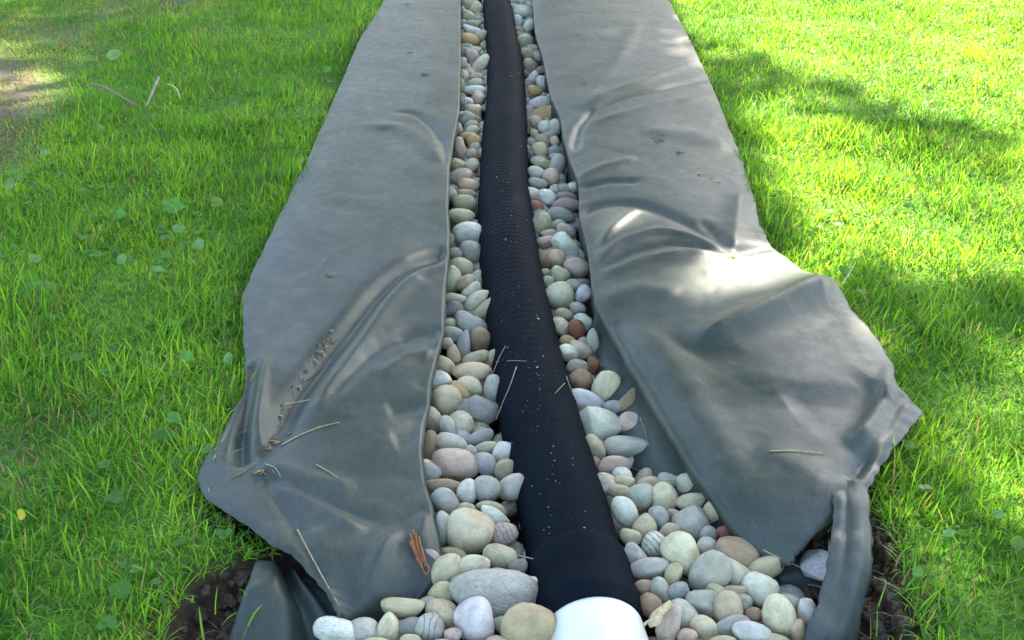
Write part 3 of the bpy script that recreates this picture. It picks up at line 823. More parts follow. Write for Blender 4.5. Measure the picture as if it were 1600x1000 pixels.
rp = random.Random(5)
CAMR = np.stack([RT, -UP, FWD], 1)       # columns: picture right, picture down, away
for q in pebs:
    z = -0.034 + (0.010 if q['py'] > 740 else 0) + rp.uniform(-.004, .004)
    if q['a'] > 28 and q['py'] > 780: z += 0.004
    c = P(q['px'], q['py'], z)
    dpt = depth(c)
    a, b = q['a'] * dpt / F * 1.13, q['b'] * dpt / F * 1.13
    t = R(q['ang'])
    # long axis, short axis, and the third axis turned a little so no two lie alike
    rot2 = np.array([[math.cos(t), -math.sin(t), 0], [math.sin(t), math.cos(t), 0], [0, 0, 1]])
    Rm = CAMR @ rot2
    M = Matrix(Rm.tolist())
    if M.determinant() < 0:
        M = Matrix((Rm @ np.diag([1, 1, -1])).tolist())
    wob = Matrix.Rotation(rp.uniform(-.16, .16), 3, 'X') @ Matrix.Rotation(rp.uniform(-.12, .12), 3, 'Y')
    M = M @ wob
    me = rp.choice(PMA if q['angl'] else PM)
    o = bpy.data.objects.new('pebble', me)
    COL.objects.link(o)
    cdepth = rp.uniform(.78, .98) * b
    flip = rp.choice([(1, 1, 1), (-1, -1, 1), (1, -1, -1), (-1, 1, -1)])
    M4 = M.to_4x4() @ Matrix.Diagonal((a * flip[0], b * flip[1], cdepth * flip[2], 1))
    o.matrix_world = Matrix.Translation(tuple(c)) @ M4
    rgb = np.array(s2l(COLS[q['col']])) * rp.uniform(.88, 1.1) * 0.92
    rgb = rgb * np.array([rp.uniform(.99, 1.08), 1, rp.uniform(.84, .95)])
    o.color = (*[float(min(.85, x)) for x in rgb], 1)
    o.material_slots[0].link = 'OBJECT'
    o.material_slots[0].material = M_PEB['speckled' if q['sp'] else 'veined' if q['vein'] else 'plain']
    tag(o, q['label'], 'pebble', 'pebbles packed around the drain pipe')

# the deeper pebbles that only show through the gaps, and those beyond the picture
lo = bmesh.new(); bmesh.ops.create_icosphere(lo, subdivisions=2, radius=1)
lv = np.array([v.co[:] for v in lo.verts]); lf = np.array([[v.index for v in f.verts] for f in lo.faces]); lo.free()
bv, bf, bc = [], [], []
cand = []
for _ in range(9000):
    y = rng.uniform(0.45, 8.2)
    k = np.argmin(np.abs(pc[:, 1] - y))
    cand.append((pc[k, 0] + rng.uniform(-.42, .42), y))
cand = np.array(cand)
okc = in_poly(cand[:, 0], cand[:, 1], TRENCH)
cand = cand[okc]
placed = []
grid = {}
for x, y in cand:
    k = np.argmin(np.abs(pc[:, 1] - y))
    if abs(x - pc[k, 0]) < RAD * 0.62 and y > pc[-1, 1]: continue
    if y <= pc[-1, 1] and abs(x - np.interp(y, [wend[1], pc[-1, 1]], [wend[0], pc[-1, 0]])) < .05: continue
    cell = (int(x / .034), int(y / .034))
    if any(math.hypot(x - qx, y - qy) < .027 for i in (-1, 0, 1) for j in (-1, 0, 1) for qx, qy in grid.get((cell[0] + i, cell[1] + j), ())):
        continue
    grid.setdefault(cell, []).append((x, y)); placed.append((x, y))
ck = ['cream', 'olive', 'grey', 'tan', 'white', 'pink', 'cream', 'grey', 'blue-grey']
for n, (x, y) in enumerate(placed):
    s = rng.uniform(.017, .027)
    far = y > 4.35
    z = -.040 if far else -.058
    z += rng.uniform(-.008, .006)
    q = lv * np.array([s * rng.uniform(.9, 1.3), s * rng.uniform(.75, 1.0), s * rng.uniform(.6, .85)])
    q = q * (1 + .10 * np.sin(lv @ rng.normal(size=3) * 2 + rng.uniform(0, 6)))[:, None]
    e = rng.uniform(0, 6.28); ce, se = math.cos(e), math.sin(e)
    q = np.stack([q[:, 0] * ce - q[:, 1] * se, q[:, 0] * se + q[:, 1] * ce, q[:, 2]], 1)
    bv.append(q + [x, y, z]); bf.append(lf + n * len(lv))
    bc.append(np.tile(np.r_[np.array(s2l(COLS[ck[rng.integers(len(ck))]])) * rng.uniform(.75, 1.0), 1], (len(lv), 1)))
bme = mesh_np('pebble_bed', np.vstack(bv), np.vstack(bf).tolist())
ca = bme.color_attributes.new('col', 'FLOAT_COLOR', 'POINT'); ca.data.foreach_set('color', np.vstack(bc).astype(np.float32).ravel())
bed = link('pebble_bed', bme, M_BED)
tag(bed, 'lower layer of mixed river pebbles filling the trench under the pipe', 'pebbles', kind='stuff')

# ------------------------------------------------------------------ shade tree beyond the picture, between the sun and the trench
LIT = [ # centre, radii, tilt, strength in the picture
    (1200, 462, 150, 46, -16, .80), (1085, 505, 80, 34, -10, .5), (965, 362, 46, 18, -30, .5), (1085, 100, 40, 16, -10, .5), (15, 130, 100, 55, 0, .5), (60, 20, 120, 30, 0, .25),
    (925, 140, 30, 14, 0, .25), (1020, 90, 60, 40, 0, .2)]
def lit(px, py):
    v = np.zeros_like(px)
    for cx, cy, rx, ry, tl, s in LIT:
        c_, s_ = math.cos(R(tl)), math.sin(R(tl))
        dx, dy = px - cx, py - cy
        d = np.hypot((dx * c_ + dy * s_) / rx, (-dx * s_ + dy * c_) / ry)
        v = np.maximum(v, s * np.clip((1.25 - d) / 0.4, 0, 1))
    # open lawn on the right
    edge = np.interp(py, [-400, 0, 60, 150, 300, 400, 430, 470, 1200], [930, 1010, 1050, 1120, 1150, 1230, 1400, 1560, 2500])
    lawn = np.clip((px - edge) / 60, 0, 1)
    band = np.exp(-((py - (125 + (px - 1180) * 0.30)) / 42) ** 2) * np.clip((1720 - px) / 200, 0, 1) * np.clip((px - 1050) / 60, 0, 1)
    v = np.maximum(v, lawn * (1 - 0.62 * band))
    low = np.clip((px - 1330) / 120, 0, 1) * np.clip((1000 - py) / 150, 0, 1) * np.clip((py - 380) / 60, 0, 1)
    v = np.maximum(v, 0.42 * low)
    return v
NL = 96000
g = np.stack([rng.uniform(-3.6, 4.6, NL), rng.uniform(-2.2, 7.5, NL), np.zeros(NL)], 1)
hh = rng.uniform(4.0, 7.2, NL)
clump = Waves(90, 1.2, 10)
pxl, pyl = to_px(g)
L = lit(pxl, pyl)
L = np.where(g[:, 1] < 0.45, np.where(g[:, 0] > 1.6, .5, 0), L)
L = np.where(pyl < -120, np.maximum(L, 0.15), L)
keep = rng.uniform(0, 1, NL) > np.clip(L * 1.35, 0, 1) ** 0.55
g, hh = g[keep], hh[keep]
lc = g + SUNV[None, :] * (hh / SUNV[2])[:, None]
n = len(lc)
# leaf: a folded four-point blade
ax = rng.normal(size=(n, 3)); ax[:, 2] *= .5; ax /= np.linalg.norm(ax, axis=1, keepdims=True)
bx = np.cross(ax, rng.normal(size=(n, 3)) * [.5, .5, 1] + [0, 0, .8]); bx /= np.linalg.norm(bx, axis=1, keepdims=True)
sz = rng.uniform(.055, .085, n)[:, None]
v4 = np.stack([lc - ax * sz, lc + bx * sz * .62, lc + ax * sz, lc - bx * sz * .62], 1).reshape(-1, 3)
cme = bpy.data.meshes.new('crown')
cme.from_pydata(v4.tolist(), [], np.arange(4 * n).reshape(-1, 4).tolist()); cme.update()
tb = lc.mean(0); tb[2] = 0
tb = np.array([0.2, 11.2, 0])
tree = empty('shade_tree', tuple(tb))
tag(tree, 'leafy garden tree beyond the upper right of the picture casting the dappled shade', 'tree')
child(link('crown', cme, M_CROWN), tree)
tp = np.array([tb + [0, 0, -.2], tb + [.05, .0, 1.5], tb + [.1, -.2, 3.2], tb + [.3, -.6, 5.0], tb + [.5, -1.2, 6.6]])
trunk, _, _ = tube('trunk', resample(tp, 30), np.interp(np.linspace(0, 1, 30), [0, .1, .6, 1], [.34, .24, .17, .06]), 14, M_BARK, tree)
for k in range(9):
    tgt = lc[rng.choice(np.flatnonzero(g[:, 0] < -.4))]
    st = tp[2] + (tp[3] - tp[2]) * rng.uniform(0, 1)
    mid = (st + tgt) / 2 + [0, 0, .3]
    tube('limb', smooth_line(resample(np.array([st, mid, tgt]), 14), 3), np.linspace(.085, .015, 14), 8, M_BARK, tree)

# tall unseen hedge, added so the fabric reflects less bright horizon sky
nh = 16000
hx = rng.uniform(-13, 13, nh); top = 5.2 + .5 * Waves(95, 4)(hx, hx * 0) + .25 * Waves(96, 1.2)(hx, hx * 0)
hzv = rng.uniform(0, 1, nh) * top
hc = np.stack([hx, 14.5 + rng.uniform(-.7, .7, nh) + .25 * Waves(97, 1.5)(hx, hzv), hzv], 1)
ha = rng.normal(size=(nh, 3)); ha /= np.linalg.norm(ha, axis=1, keepdims=True)
hb = np.cross(ha, rng.normal(size=(nh, 3))); hb /= np.linalg.norm(hb, axis=1, keepdims=True)
hs = rng.uniform(.09, .17, nh)[:, None]
hv = np.stack([hc - ha * hs, hc + hb * hs * .6, hc + ha * hs, hc - hb * hs * .6], 1).reshape(-1, 3)
hme = bpy.data.meshes.new('foliage'); hme.from_pydata(hv.tolist(), [], np.arange(4 * nh).reshape(-1, 4).tolist()); hme.update()
hedge = empty('added_hedge', (0, 14.5, 0))
tag(hedge, 'tall dark green leafy hedge added beyond the view to darken the reflected horizon', 'hedge')
child(link('foliage', hme, M_CROWN), hedge)
for k in range(9):
    q = np.array([-12 + 3 * k, 14.5, 0.])
    tube('stem', resample(np.array([q - [0, 0, .1], q + [.1, 0, 1.6], q + [-.1, .1, 4.2]]), 8), np.linspace(.09, .03, 8), 8, M_BARK, hedge)

# ------------------------------------------------------------------ grass
def scatter(n, x0, x1, y0, y1):
    return rng.uniform(x0, x1, n), rng.uniform(y0, y1, n)

zones = [(150000, -1.5, 1.5, .45, 1.55, 3), (200000, -2.1, 2.1, 1.55, 2.6, 2), (200000, -3.0, 3.1, 2.6, 4.6, 2), (45000, -4.2, 4.4, 4.6, 7.0, 2)]
def shrink(poly, d):
    c = np.roll(poly, -1, 0) - np.roll(poly, 1, 0)
    nrm = np.stack([c[:, 1], -c[:, 0]], 1); nrm /= np.linalg.norm(nrm, axis=1, keepdims=True) + 1e-9
    area = np.sum(poly[:, 0] * np.roll(poly[:, 1], -1) - np.roll(poly[:, 0], -1) * poly[:, 1])
    return poly - nrm * d * (1 if area > 0 else -1)
CORR = np.vstack([LA[:, :2] * .8 + LB[:, :2] * .2, (RA[:, :2] * .8 + RB[:, :2] * .2)[::-1]])
PLs, PRs = shrink(POLY_L, .008), shrink(POLY_R, .008)
strip_poly = np.array([P(r[0], r[1], 0)[:2] for r in STRIP] + [P(r[3], r[4], 0)[:2] for r in STRIP[::-1]])
W_TALL = Waves(31, .35); W_HUE = Waves(32, .55); W_HUE2 = Waves(33, .16); W_LAY = Waves(34, .45)

def grass_arrays(x, y, seg, straw=0.06):
    n = len(x)
    dry = dryness(x, y)
    tall = 1 + .22 * W_TALL(x, y)
    ln = rng.gamma(9, 1 / 9, n) * 0.029 * np.clip(tall, .6, 1.5) * (1 - .45 * dry)
    near_l = (x < 0) & (y < 1.5)
    ln = np.where(near_l, ln * 1.05, ln)
    wid = rng.uniform(.0016, .0034, n) * np.where(y > 2.4, 1.2, np.where(y < 1.55, .82, 1.0))
    az = rng.uniform(0, 2 * math.pi, n)
    lean = np.abs(rng.normal(0.78, .38, n)) + .25 * dry
    pref = 0.7 * W_LAY(x, y) + 0.6
    dx, dy = np.cos(az) * lean + .20 * np.cos(pref), np.sin(az) * lean + .20 * np.sin(pref)
    z0 = 0.006 * W_BIG(x, y) + 0.003 * W_MID(x, y) - .004
    hor = np.hypot(dx, dy) + 1e-6
    hxn, hyn = dx / hor, dy / hor
    ang = np.clip(hor, 0, 1.35)
    wdir = az + rng.uniform(.8, 2.3, n)
    wx, wy = np.cos(wdir), np.sin(wdir)
    fr_ = [(0, 1.0), (.42, .95), (.78, .6), (1, 0)] if seg == 3 else [(0, 1.0), (.55, .85), (1, 0)]
    px_, py_, pz_ = x.copy(), y.copy(), z0.copy()
    rows = []
    prev = 0
    for i, (t, w) in enumerate(fr_):
        if i:
            a = ang * (0.35 + 1.0 * t)
            st = (t - prev) * ln
            px_ = px_ + np.sin(a) * hxn * st; py_ = py_ + np.sin(a) * hyn * st; pz_ = pz_ + np.cos(a) * st
            prev = t
        if w > 0:
            rows.append(np.stack([px_ - wx * wid * w * .5, py_ - wy * wid * w * .5, pz_], 1))
            rows.append(np.stack([px_ + wx * wid * w * .5, py_ + wy * wid * w * .5, pz_ + wid * .15], 1))
        else:
            rows.append(np.stack([px_, py_, pz_], 1))
    Vv = np.stack(rows, 1)
    # colour of the blade itself
    h = np.clip(.5 + .18 * W_HUE(x, y) + .12 * W_HUE2(x, y) + rng.normal(0, .22, n), 0, 1)[:, None]
    ca_, cb_, cc_ = np.array([.074, .240, .024]), np.array([.130, .340, .028]), np.array([.210, .410, .038])
    col = np.where(h < .5, ca_ + (cb_ - ca_) * h * 2, cb_ + (cc_ - cb_) * (h - .5) * 2)
    bl = (rng.uniform(0, 1, n) < .08)[:, None]
    col = np.where(bl, np.array([.075, .150, .060]), col)
    st_ = (rng.uniform(0, 1, n) < straw + .55 * dry)[:, None]
    col = np.where(st_, np.array([.34, .28, .13]) * rng.uniform(.6, 1.1, (n, 1)), col)
    col = col * rng.uniform(.75, 1.2, (n, 1))
    return Vv, col

allV, allC, fq, ft, off = [], [], [], [], 0
for (cnt, x0, x1, y0, y1, seg) in zones:
    x, y = scatter(cnt, x0, x1, y0, y1)
    bad = in_poly(x, y, PLs) | in_poly(x, y, PRs) | in_poly(x, y, TRENCH) | in_poly(x, y, strip_poly) | in_poly(x, y, CORR)
    pitm = in_poly(x, y, PIT_L) | in_poly(x, y, PIT_R)
    bad |= pitm & (rng.uniform(0, 1, cnt) > .025)
    bad |= rng.uniform(0, 1, cnt) < .42 * dryness(x, y)
    x, y = x[~bad], y[~bad]
    Vv, col = grass_arrays(x, y, seg)
    m, kv = Vv.shape[:2]
    base = off + np.arange(m)[:, None] * kv
    for r_ in range(seg - 1):
        fq.append(base + np.array([0, 1, 3, 2]) + 2 * r_)
    ft.append(base + np.array([0, 1, 2]) + 2 * (seg - 1))
    allV.append(Vv.reshape(-1, 3)); allC.append(np.repeat(col, kv, 0)); off += m * kv

def big_mesh(name, V, quads, tris, col):
    me = bpy.data.meshes.new(name)
    me.vertices.add(len(V)); me.vertices.foreach_set('co', V.astype(np.float32).ravel())
    nq, ntr = len(quads), len(tris)
    idx = np.concatenate([quads.ravel(), tris.ravel()]).astype(np.int32)
    me.loops.add(len(idx)); me.loops.foreach_set('vertex_index', idx)
    me.polygons.add(nq + ntr)
    st = np.concatenate([np.arange(nq) * 4, nq * 4 + np.arange(ntr) * 3]).astype(np.int32)
    me.polygons.foreach_set('loop_start', st)
    me.update(calc_edges=True)
    a = me.color_attributes.new('col', 'FLOAT_COLOR', 'POINT')
    a.data.foreach_set('color', np.concatenate([col, np.ones((len(col), 1))], 1).astype(np.float32).ravel())
    me.validate()
    return me

gmesh = big_mesh('lawn_grass', np.vstack(allV), np.vstack(fq), np.vstack(ft), np.vstack(allC))
lawn = link('lawn_grass', gmesh, M_GRASS)
tag(lawn, 'lush green lawn grass on both sides of the fabric sheets', 'grass', kind='stuff')

# ------------------------------------------------------------------ clover and small weeds mixed in the lawn (ground cover)
def leaf_disc(n=8, notch=0.0, elong=1.0):
    a = np.linspace(0, 2 * math.pi, n, endpoint=False)
    r = 1 - notch * np.exp(-((a - 0) / .5) ** 2) - notch * np.exp(-((a - 2 * math.pi) / .5) ** 2)
    return np.stack([np.cos(a) * r * elong, np.sin(a) * r, np.zeros(n)], 1)
disc = leaf_disc(8, .25)
cv, cf, cc, co = [], [], [], 0
x, y = scatter(5200, -2.6, 2.6, .5, 4.4)
bad = in_poly(x, y, POLY_L) | in_poly(x, y, POLY_R) | in_poly(x, y, TRENCH) | in_poly(x, y, PIT_L) | in_poly(x, y, PIT_R) | ((x > 0) & (rng.uniform(0, 1, len(x)) < .85))
bad |= in_poly(x, y, CORR) | (W_HUE(x, y) < -.2) | (dryness(x, y) > .4)
for X0, Y0 in zip(x[~bad], y[~bad]):
    hz = rng.uniform(.012, .026); s = rng.uniform(.0035, .008) * (1 if Y0 < 2.2 else .75)
    col = np.array([.085, .25, .045]) * rng.uniform(.7, 1.2) if rng.uniform() < .7 else np.array([.11, .27, .06]) * rng.uniform(.8, 1.1)
    n_l = 3 if rng.uniform() < .6 else 1
    a0 = rng.uniform(0, 6.28)
    for k in range(n_l):
        a = a0 + k * 2.094
        d = disc * s * (1.0 if n_l == 3 else 1.5)
        tilt = rng.uniform(-.35, .5)
        d = np.stack([d[:, 0], d[:, 1], d[:, 0] * math.tan(tilt) + np.abs(d[:, 1]) * .3], 1)
        d[:, 0] += s * .95 if n_l == 3 else 0
        ca2, sa2 = math.cos(a), math.sin(a)
        q = np.stack([d[:, 0] * ca2 - d[:, 1] * sa2 + X0, d[:, 0] * sa2 + d[:, 1] * ca2 + Y0, d[:, 2] + hz], 1)
        cv.append(q); cf.append(list(range(co, co + 8))); co += 8
        cc.append(np.tile(col, (8, 1)))
wme = mesh_np('clover', np.vstack(cv), cf)
a = wme.color_attributes.new('col', 'FLOAT_COLOR', 'POINT')
a.data.foreach_set('color', np.concatenate([np.vstack(cc), np.ones((co, 1))], 1).astype(np.float32).ravel())
tag(link('clover', wme, M_GRASS), 'low clover and small round weed leaves growing through the lawn', 'clover', kind='stuff')

# ------------------------------------------------------------------ single broad leaves in the lawn
LEAFC = {'grey-green': (.13, .27, .075), 'green': (.09, .26, .035), 'yellow': (.50, .42, .02), 'pale': (.17, .30, .08), 'yellow-green': (.12, .22, .02)}
M_LEAF = {k: mat_leafy('leaf_' + k, v, .15, .5) for k, v in LEAFC.items()}
def broad_leaf(px, py, w, h, ang, shape, colr, label, zz=.024, tilt=None):
    c = P(px, py, zz); dp = depth(c)
    a, b = w * dp / F * .88, h * dp / F * .88
    nseg = 22
    th = np.linspace(0, 2 * math.pi, nseg, endpoint=False)
    r = np.ones(nseg)
    if shape == 'heart': r = 1 - .45 * np.exp(-((th - math.pi) / .35) ** 2)
    elif shape == 'lobed': r = .86 + .15 * np.cos(5 * th) + .05 * np.cos(11 * th)
    elif shape == 'pointed': r = 1 + .22 * np.exp(-(np.minimum(th, 2 * math.pi - th) / .3) ** 2) - .12 * np.abs(np.sin(th)) ** 3
    pts = np.stack([np.cos(th) * r, np.sin(th) * r], 1)
    vs_ = [(0, 0, 0)]
    for ring in (.5, 1):
        for q in pts: vs_.append((q[0] * ring, q[1] * ring, .38 * abs(q[1] * ring) - .16 * ring ** 2 + rng.normal(0, .04)))
    fs = [[0, 1 + i, 1 + (i + 1) % nseg] for i in range(nseg)] + [[1 + i, 1 + nseg + i, 1 + nseg + (i + 1) % nseg, 1 + (i + 1) % nseg] for i in range(nseg)]
    V0 = np.array(vs_) * [a, b, (a + b) * .5]
    t = R(-ang)
    V0 = np.stack([V0[:, 0] * math.cos(t) - V0[:, 1] * math.sin(t), V0[:, 0] * math.sin(t) + V0[:, 1] * math.cos(t), V0[:, 2]], 1)
    tl = rng.uniform(.75, 1.05) if tilt is None else tilt         # leaning towards the viewer's side
    V1 = np.stack([V0[:, 0], V0[:, 1] * math.cos(tl) - V0[:, 2] * math.sin(tl), V0[:, 1] * math.sin(tl) + V0[:, 2] * math.cos(tl)], 1)
    root = empty('broad_leaf', (c[0], c[1], 0))
    o = link('leaf_blade', mesh_np('leaf_blade', V1 + c, fs), M_LEAF[colr]); child(o, root)
    st = np.array([c + [0, .002, -.001], c + [0, .004, -zz * .5], [c[0], c[1] + .004, -.003]])
    tube('stem', resample(st, 5), .0007, 5, M_LEAF['green'], root)
    tag(root, label, 'leaf', 'broad leaves in the lawn')

for rec in [
    (55, 450, 34, 13, -8, 'pointed', 'grey-green', 'long pale leaf lying flat in the grass at the left picture edge'),
    (178, 86, 13, 11, -20, 'round', 'pale', 'round pale leaf in the thin grass above the twigs'),
    (270, 322, 22, 17, 0, 'lobed', 'green', 'lobed bright green leaf, largest in the left lawn middle'),
    (185, 335, 13, 9, 0, 'heart', 'green', 'green heart-shaped leaf left of the lobed leaf'),
    (279, 357, 11, 8, 0, 'round', 'grey-green', 'round dull leaf just below the lobed leaf'),
    (15, 288, 8, 13, 0, 'pointed', 'grey-green', 'upright grey leaf near the upper left picture edge'),
    (310, 382, 10, 12, 40, 'round', 'grey-green', 'grey leaf standing between lobed leaf and left sheet'),
    (54, 404, 12, 8, 0, 'round', 'grey-green', 'small oval grey leaf above the long pale leaf'),
    (338, 316, 12, 9, 0, 'heart', 'yellow-green', 'yellowish heart-shaped leaf right of the lobed leaf'),
    (245, 420, 12, 6, 10, 'pointed', 'grey-green', 'narrow grey leaf low in the middle left lawn'),
    (190, 405, 8, 10, 20, 'round', 'grey-green', 'small dull leaf between long pale leaf and lobed leaf'),
    (290, 557, 14, 11, 0, 'heart', 'green', 'green heart-shaped clover leaf near the left sheet edge'),
    (356, 560, 8, 11, 20, 'round', 'grey-green', 'dull round leaf touching the left sheet edge'),
    (270, 652, 14, 10, 0, 'heart', 'green', 'green clover leaf lower left beside the sheet corner'),
    (33, 804, 7, 10, -20, 'round', 'yellow', 'bright yellow leaf in the lower left grass'),
    (510, 108, 9, 6, 0, 'round', 'green', 'small green leaf beside the upper left sheet edge'),
    (155, 200, 10, 6, 0, 'round', 'green', 'dark green leaf below the brown twig'),
    (70, 240, 11, 8, 0, 'lobed', 'grey-green', 'blue-green lobed leaf below the bare soil patch'),
    (1433, 893, 12, 9, 0, 'heart', 'green', 'round green leaf at the rim of the right soil pit'),
    (1483, 832, 13, 9, -10, 'lobed', 'grey-green', 'pale lobed leaf right of the hanging strip'),
    (1560, 803, 10, 8, 0, 'round', 'grey-green', 'pale round leaf near the lower right picture edge'),
    (1590, 848, 12, 13, 0, 'round', 'yellow-green', 'yellow-green leaf cut by the right picture edge'),
    (1320, 422, 9, 7, 0, 'round', 'green', 'small green leaf beside the white flower stalk'),
    (1420, 322, 10, 6, 10, 'pointed', 'green', 'narrow green leaf in the sunny lawn right'),
]:
    broad_leaf(*rec)

# ------------------------------------------------------------------ twigs, straws, needles and crumbs
def surface(px, py, bvs, default_z):
    d = Vector(ray(px, py)); d.normalize()
    best = None
    for bv_ in bvs:
        hit = bv_.ray_cast(Vector(CAMP), d)
        if hit[0] is not None and (best is None or hit[3] < best[1]):
            best = (np.array(hit[0]), hit[3])
    return best[0] if best is not None else P(px, py, default_z)

ALLB = [BV_L, BV_R, BV_P, BV_S, BV_RO]
def stick(name, pts, rad, mat, label, cat, group=None, lift=.0015, z=None, nseg=6, taper=True):
    w = np.array([(P(x, y, z) if z is not None else surface(x, y, ALLB, -.02) + [0, 0, lift + rad]) for x, y in pts])
    path = smooth_line(resample(w, max(8, len(pts) * 4)), 2)
    r = np.full(len(path), rad)
    if taper: r = r * np.linspace(1.0, .55, len(path))
    o, _, _ = tube(name, path, r, nseg, mat, None, caps=True)
    tag(o, label, cat, group)
    return o

stick('twig', [(140, 132), (158, 134), (180, 145), (196, 155), (213, 164)], .0042, M_TWIG, 'bent brown twig lying in the upper left grass', 'twig', z=.045)
stick('twig', [(248, 122), (241, 137), (235, 152), (228, 166)], .0046, mat_plain('pale_bark', (.24, .205, .165), .8, 120), 'short pale grey twig slanting up in the upper left grass', 'twig', z=.05)
stick('twig', [(262, 132), (272, 135), (278, 142), (281, 154)], .0030, M_STRAW, 'small curled tan twig right of the pale twig', 'twig', z=.045)
G = 'dry straws and needles fallen on the fabric and pipe'
for pts, rad, mat, lab in [
    ([(807, 575), (797, 605), (785, 632), (775, 658)], .0011, M_NEEDLE, 'long bent dry needle on the left side of the pipe'),
    ([(790, 542), (780, 560), (768, 590)], .0009, M_NEEDLE, 'dry needle slanting off the pipe onto the pebbles'),
    ([(775, 567), (800, 565), (823, 566)], .0008, M_NEEDLE, 'short level needle across the middle of the pipe'),
    ([(882, 601), (875, 608), (867, 617)], .0009, M_NEEDLE, 'tiny dry needle on the right side of the pipe'),
    ([(805, 869), (835, 876), (862, 884), (871, 894)], .0011, M_NEEDLE, 'curved dry needle on the pipe collar'),
    ([(441, 634), (480, 628), (520, 615)], .0011, M_STRAW, 'straw across the crease of the left sheet'),
    ([(440, 697), (470, 681), (500, 669), (530, 662)], .0012, M_STRAW, 'long curved straw low on the left sheet'),
    ([(415, 727), (430, 732), (440, 748)], .0010, M_STRAW, 'short bent straw near the lower left sheet corner'),
    ([(465, 830), (485, 868), (505, 905), (531, 950)], .0013, M_STRAW, 'long straw at the torn lower edge of left sheet'),
    ([(1203, 707), (1240, 706), (1289, 711)], .0013, M_STRAW, 'level straw low on the right sheet'),
    ([(1192, 862), (1222, 876), (1250, 889)], .0013, M_STRAW, 'straw under the lower edge of the right sheet'),
    ([(480, 595), (492, 586), (505, 574)], .0011, M_TWIG, 'brown stalk in the crease of the left sheet'),
    ([(362, 748), (378, 742), (400, 726)], .0011, M_LEAF['yellow-green'], 'green grass blade lying on the lower left sheet corner'),
    ([(495, 728), (512, 738), (528, 748)], .0011, M_STRAW, 'pale straw below the long curved straw'),
    ([(885, 590), (890, 605), (896, 620)], .0010, M_STRAW, 'straw between the right pebbles and the pipe'),
    ([(1000, 655), (1008, 675), (1014, 700)], .0010, M_STRAW, 'thin straw beside the pink pebble'),
    ([(985, 732), (1010, 742), (1035, 752)], .0011, M_STRAW, 'straw above the right front pebble pile'),
]:
    stick('straw', pts, rad * .8, mat, lab, 'straw', G)

# rust-coloured dry sprig by the left sheet
root = surface(657, 900, [BV_L], 0)
sprig = empty('dry_sprig', tuple(root))
tag(sprig, 'rust-coloured dry leaf sprig stuck at the left sheet edge by the pebbles', 'dry sprig')
for pts in ([(637, 838), (645, 862), (653, 885), (661, 902)], [(641, 832), (648, 860), (656, 882), (665, 890)], [(650, 842), (655, 866), (660, 890)], [(661, 902), (666, 897), (664, 888)], [(639, 845), (644, 868), (650, 884)], [(645, 838), (651, 866), (657, 896)], [(636, 850), (646, 872), (655, 893), (662, 903)], [(654, 860), (660, 880), (668, 893)]):
    w = np.array([surface(x, y, [BV_L], 0.0) + [0.004, -.004, .008] for x, y in pts])
    tube('stalk', smooth_line(resample(w, 10), 1), np.linspace(.0013, .0006, 10), 6, M_RUST, sprig, caps=True)

# white-flowered stalk by the right sheet
stick('flower_stalk', [(1316, 444), (1324, 432), (1331, 420), (1337, 410)], .0010, mat_plain('flower_stalk', (.45, .45, .32), .7, 200), 'pale seeded flower stalk leaning beside the right sheet edge', 'flower stalk', z=.055)

# curled dead leaf by the white pipe
M_DEAD = mat_plain('dead_leaf', (.50, .42, .24), .7, 150)
dl = []
for (x, y, wz) in [(1046, 943, .006), (1036, 950, .010), (1027, 958, .011), (1024, 968, .012), (1016, 974, .013), (1011, 979, .006)]:
    c = P(x, y, .008); dl.append((c, wz))
vv, ff = [], []
for i, (c, wz) in enumerate(dl):
    vv += [c + [-wz * .5, wz * .2, -.003], c + [0, 0, .005], c + [wz * .5, -wz * .3, .0]]
    if i: ff += [[3 * i - 3, 3 * i - 2, 3 * i + 1, 3 * i], [3 * i - 2, 3 * i - 1, 3 * i + 2, 3 * i + 1]]
o = link('dead_leaf', mesh_np('dead_leaf', vv, ff), M_DEAD)
o.modifiers.new('thickness', 'SOLIDIFY').thickness = .001
tag(o, 'curled pale dead leaf between the white pipe end and the pebbles', 'dead leaf')

# small clumps of bits resting on the sheets
def litter(px, py, spread, cnt, mats, label, seed, sx=1.0, ang=0):
    r = random.Random(seed)
    root = empty('plant_litter', tuple(surface(px, py, ALLB, .03)))
    tag(root, label, 'plant litter', 'bits of plant litter on the fabric')
    for k in range(cnt):
        t = r.gauss(0, 1) * spread * sx; s = r.gauss(0, 1) * spread * .3
        x = px + t * math.cos(R(ang)) - s * math.sin(R(ang)); y = py + t * math.sin(R(ang)) + s * math.cos(R(ang))
        c = surface(x, y, ALLB, .03)
        L_ = r.uniform(.003, .010); a = r.uniform(0, 6.28)
        p0 = c + [-math.cos(a) * L_, -math.sin(a) * L_, .002]; p1 = c + [math.cos(a) * L_, math.sin(a) * L_, .003]
        tube('scrap', np.array([p0, (p0 + p1) / 2 + [0, 0, .0015], p1]), np.array([.0004, r.uniform(.0006, .0013), .0004]), 5, r.choice(mats), root, caps=True)
LM = [M_STRAW, M_TWIG, M_RUST, M_TWIG, M_STRAW, M_CRUMB]
litter(505, 548, 12, 18, LM, 'cluster of dry scraps caught high in the left sheet crease', 1, 1.2, -60)
litter(480, 590, 12, 8, LM, 'line of dry scraps halfway down the left sheet crease', 6, 1.2, -60)
litter(445, 650, 16, 9, LM, 'dry scraps gathered low in the left sheet crease', 2, 1.2, -70)
litter(430, 692, 13, 16, LM, 'reddish scraps at the foot of the left sheet crease', 3, 1.2, -50)
litter(410, 740, 9, 8, LM, 'scraps at the lower left sheet corner', 4)
litter(518, 432, 4, 4, [M_TWIG, M_STRAW], 'tiny twig bit alone on the middle of left sheet', 5)
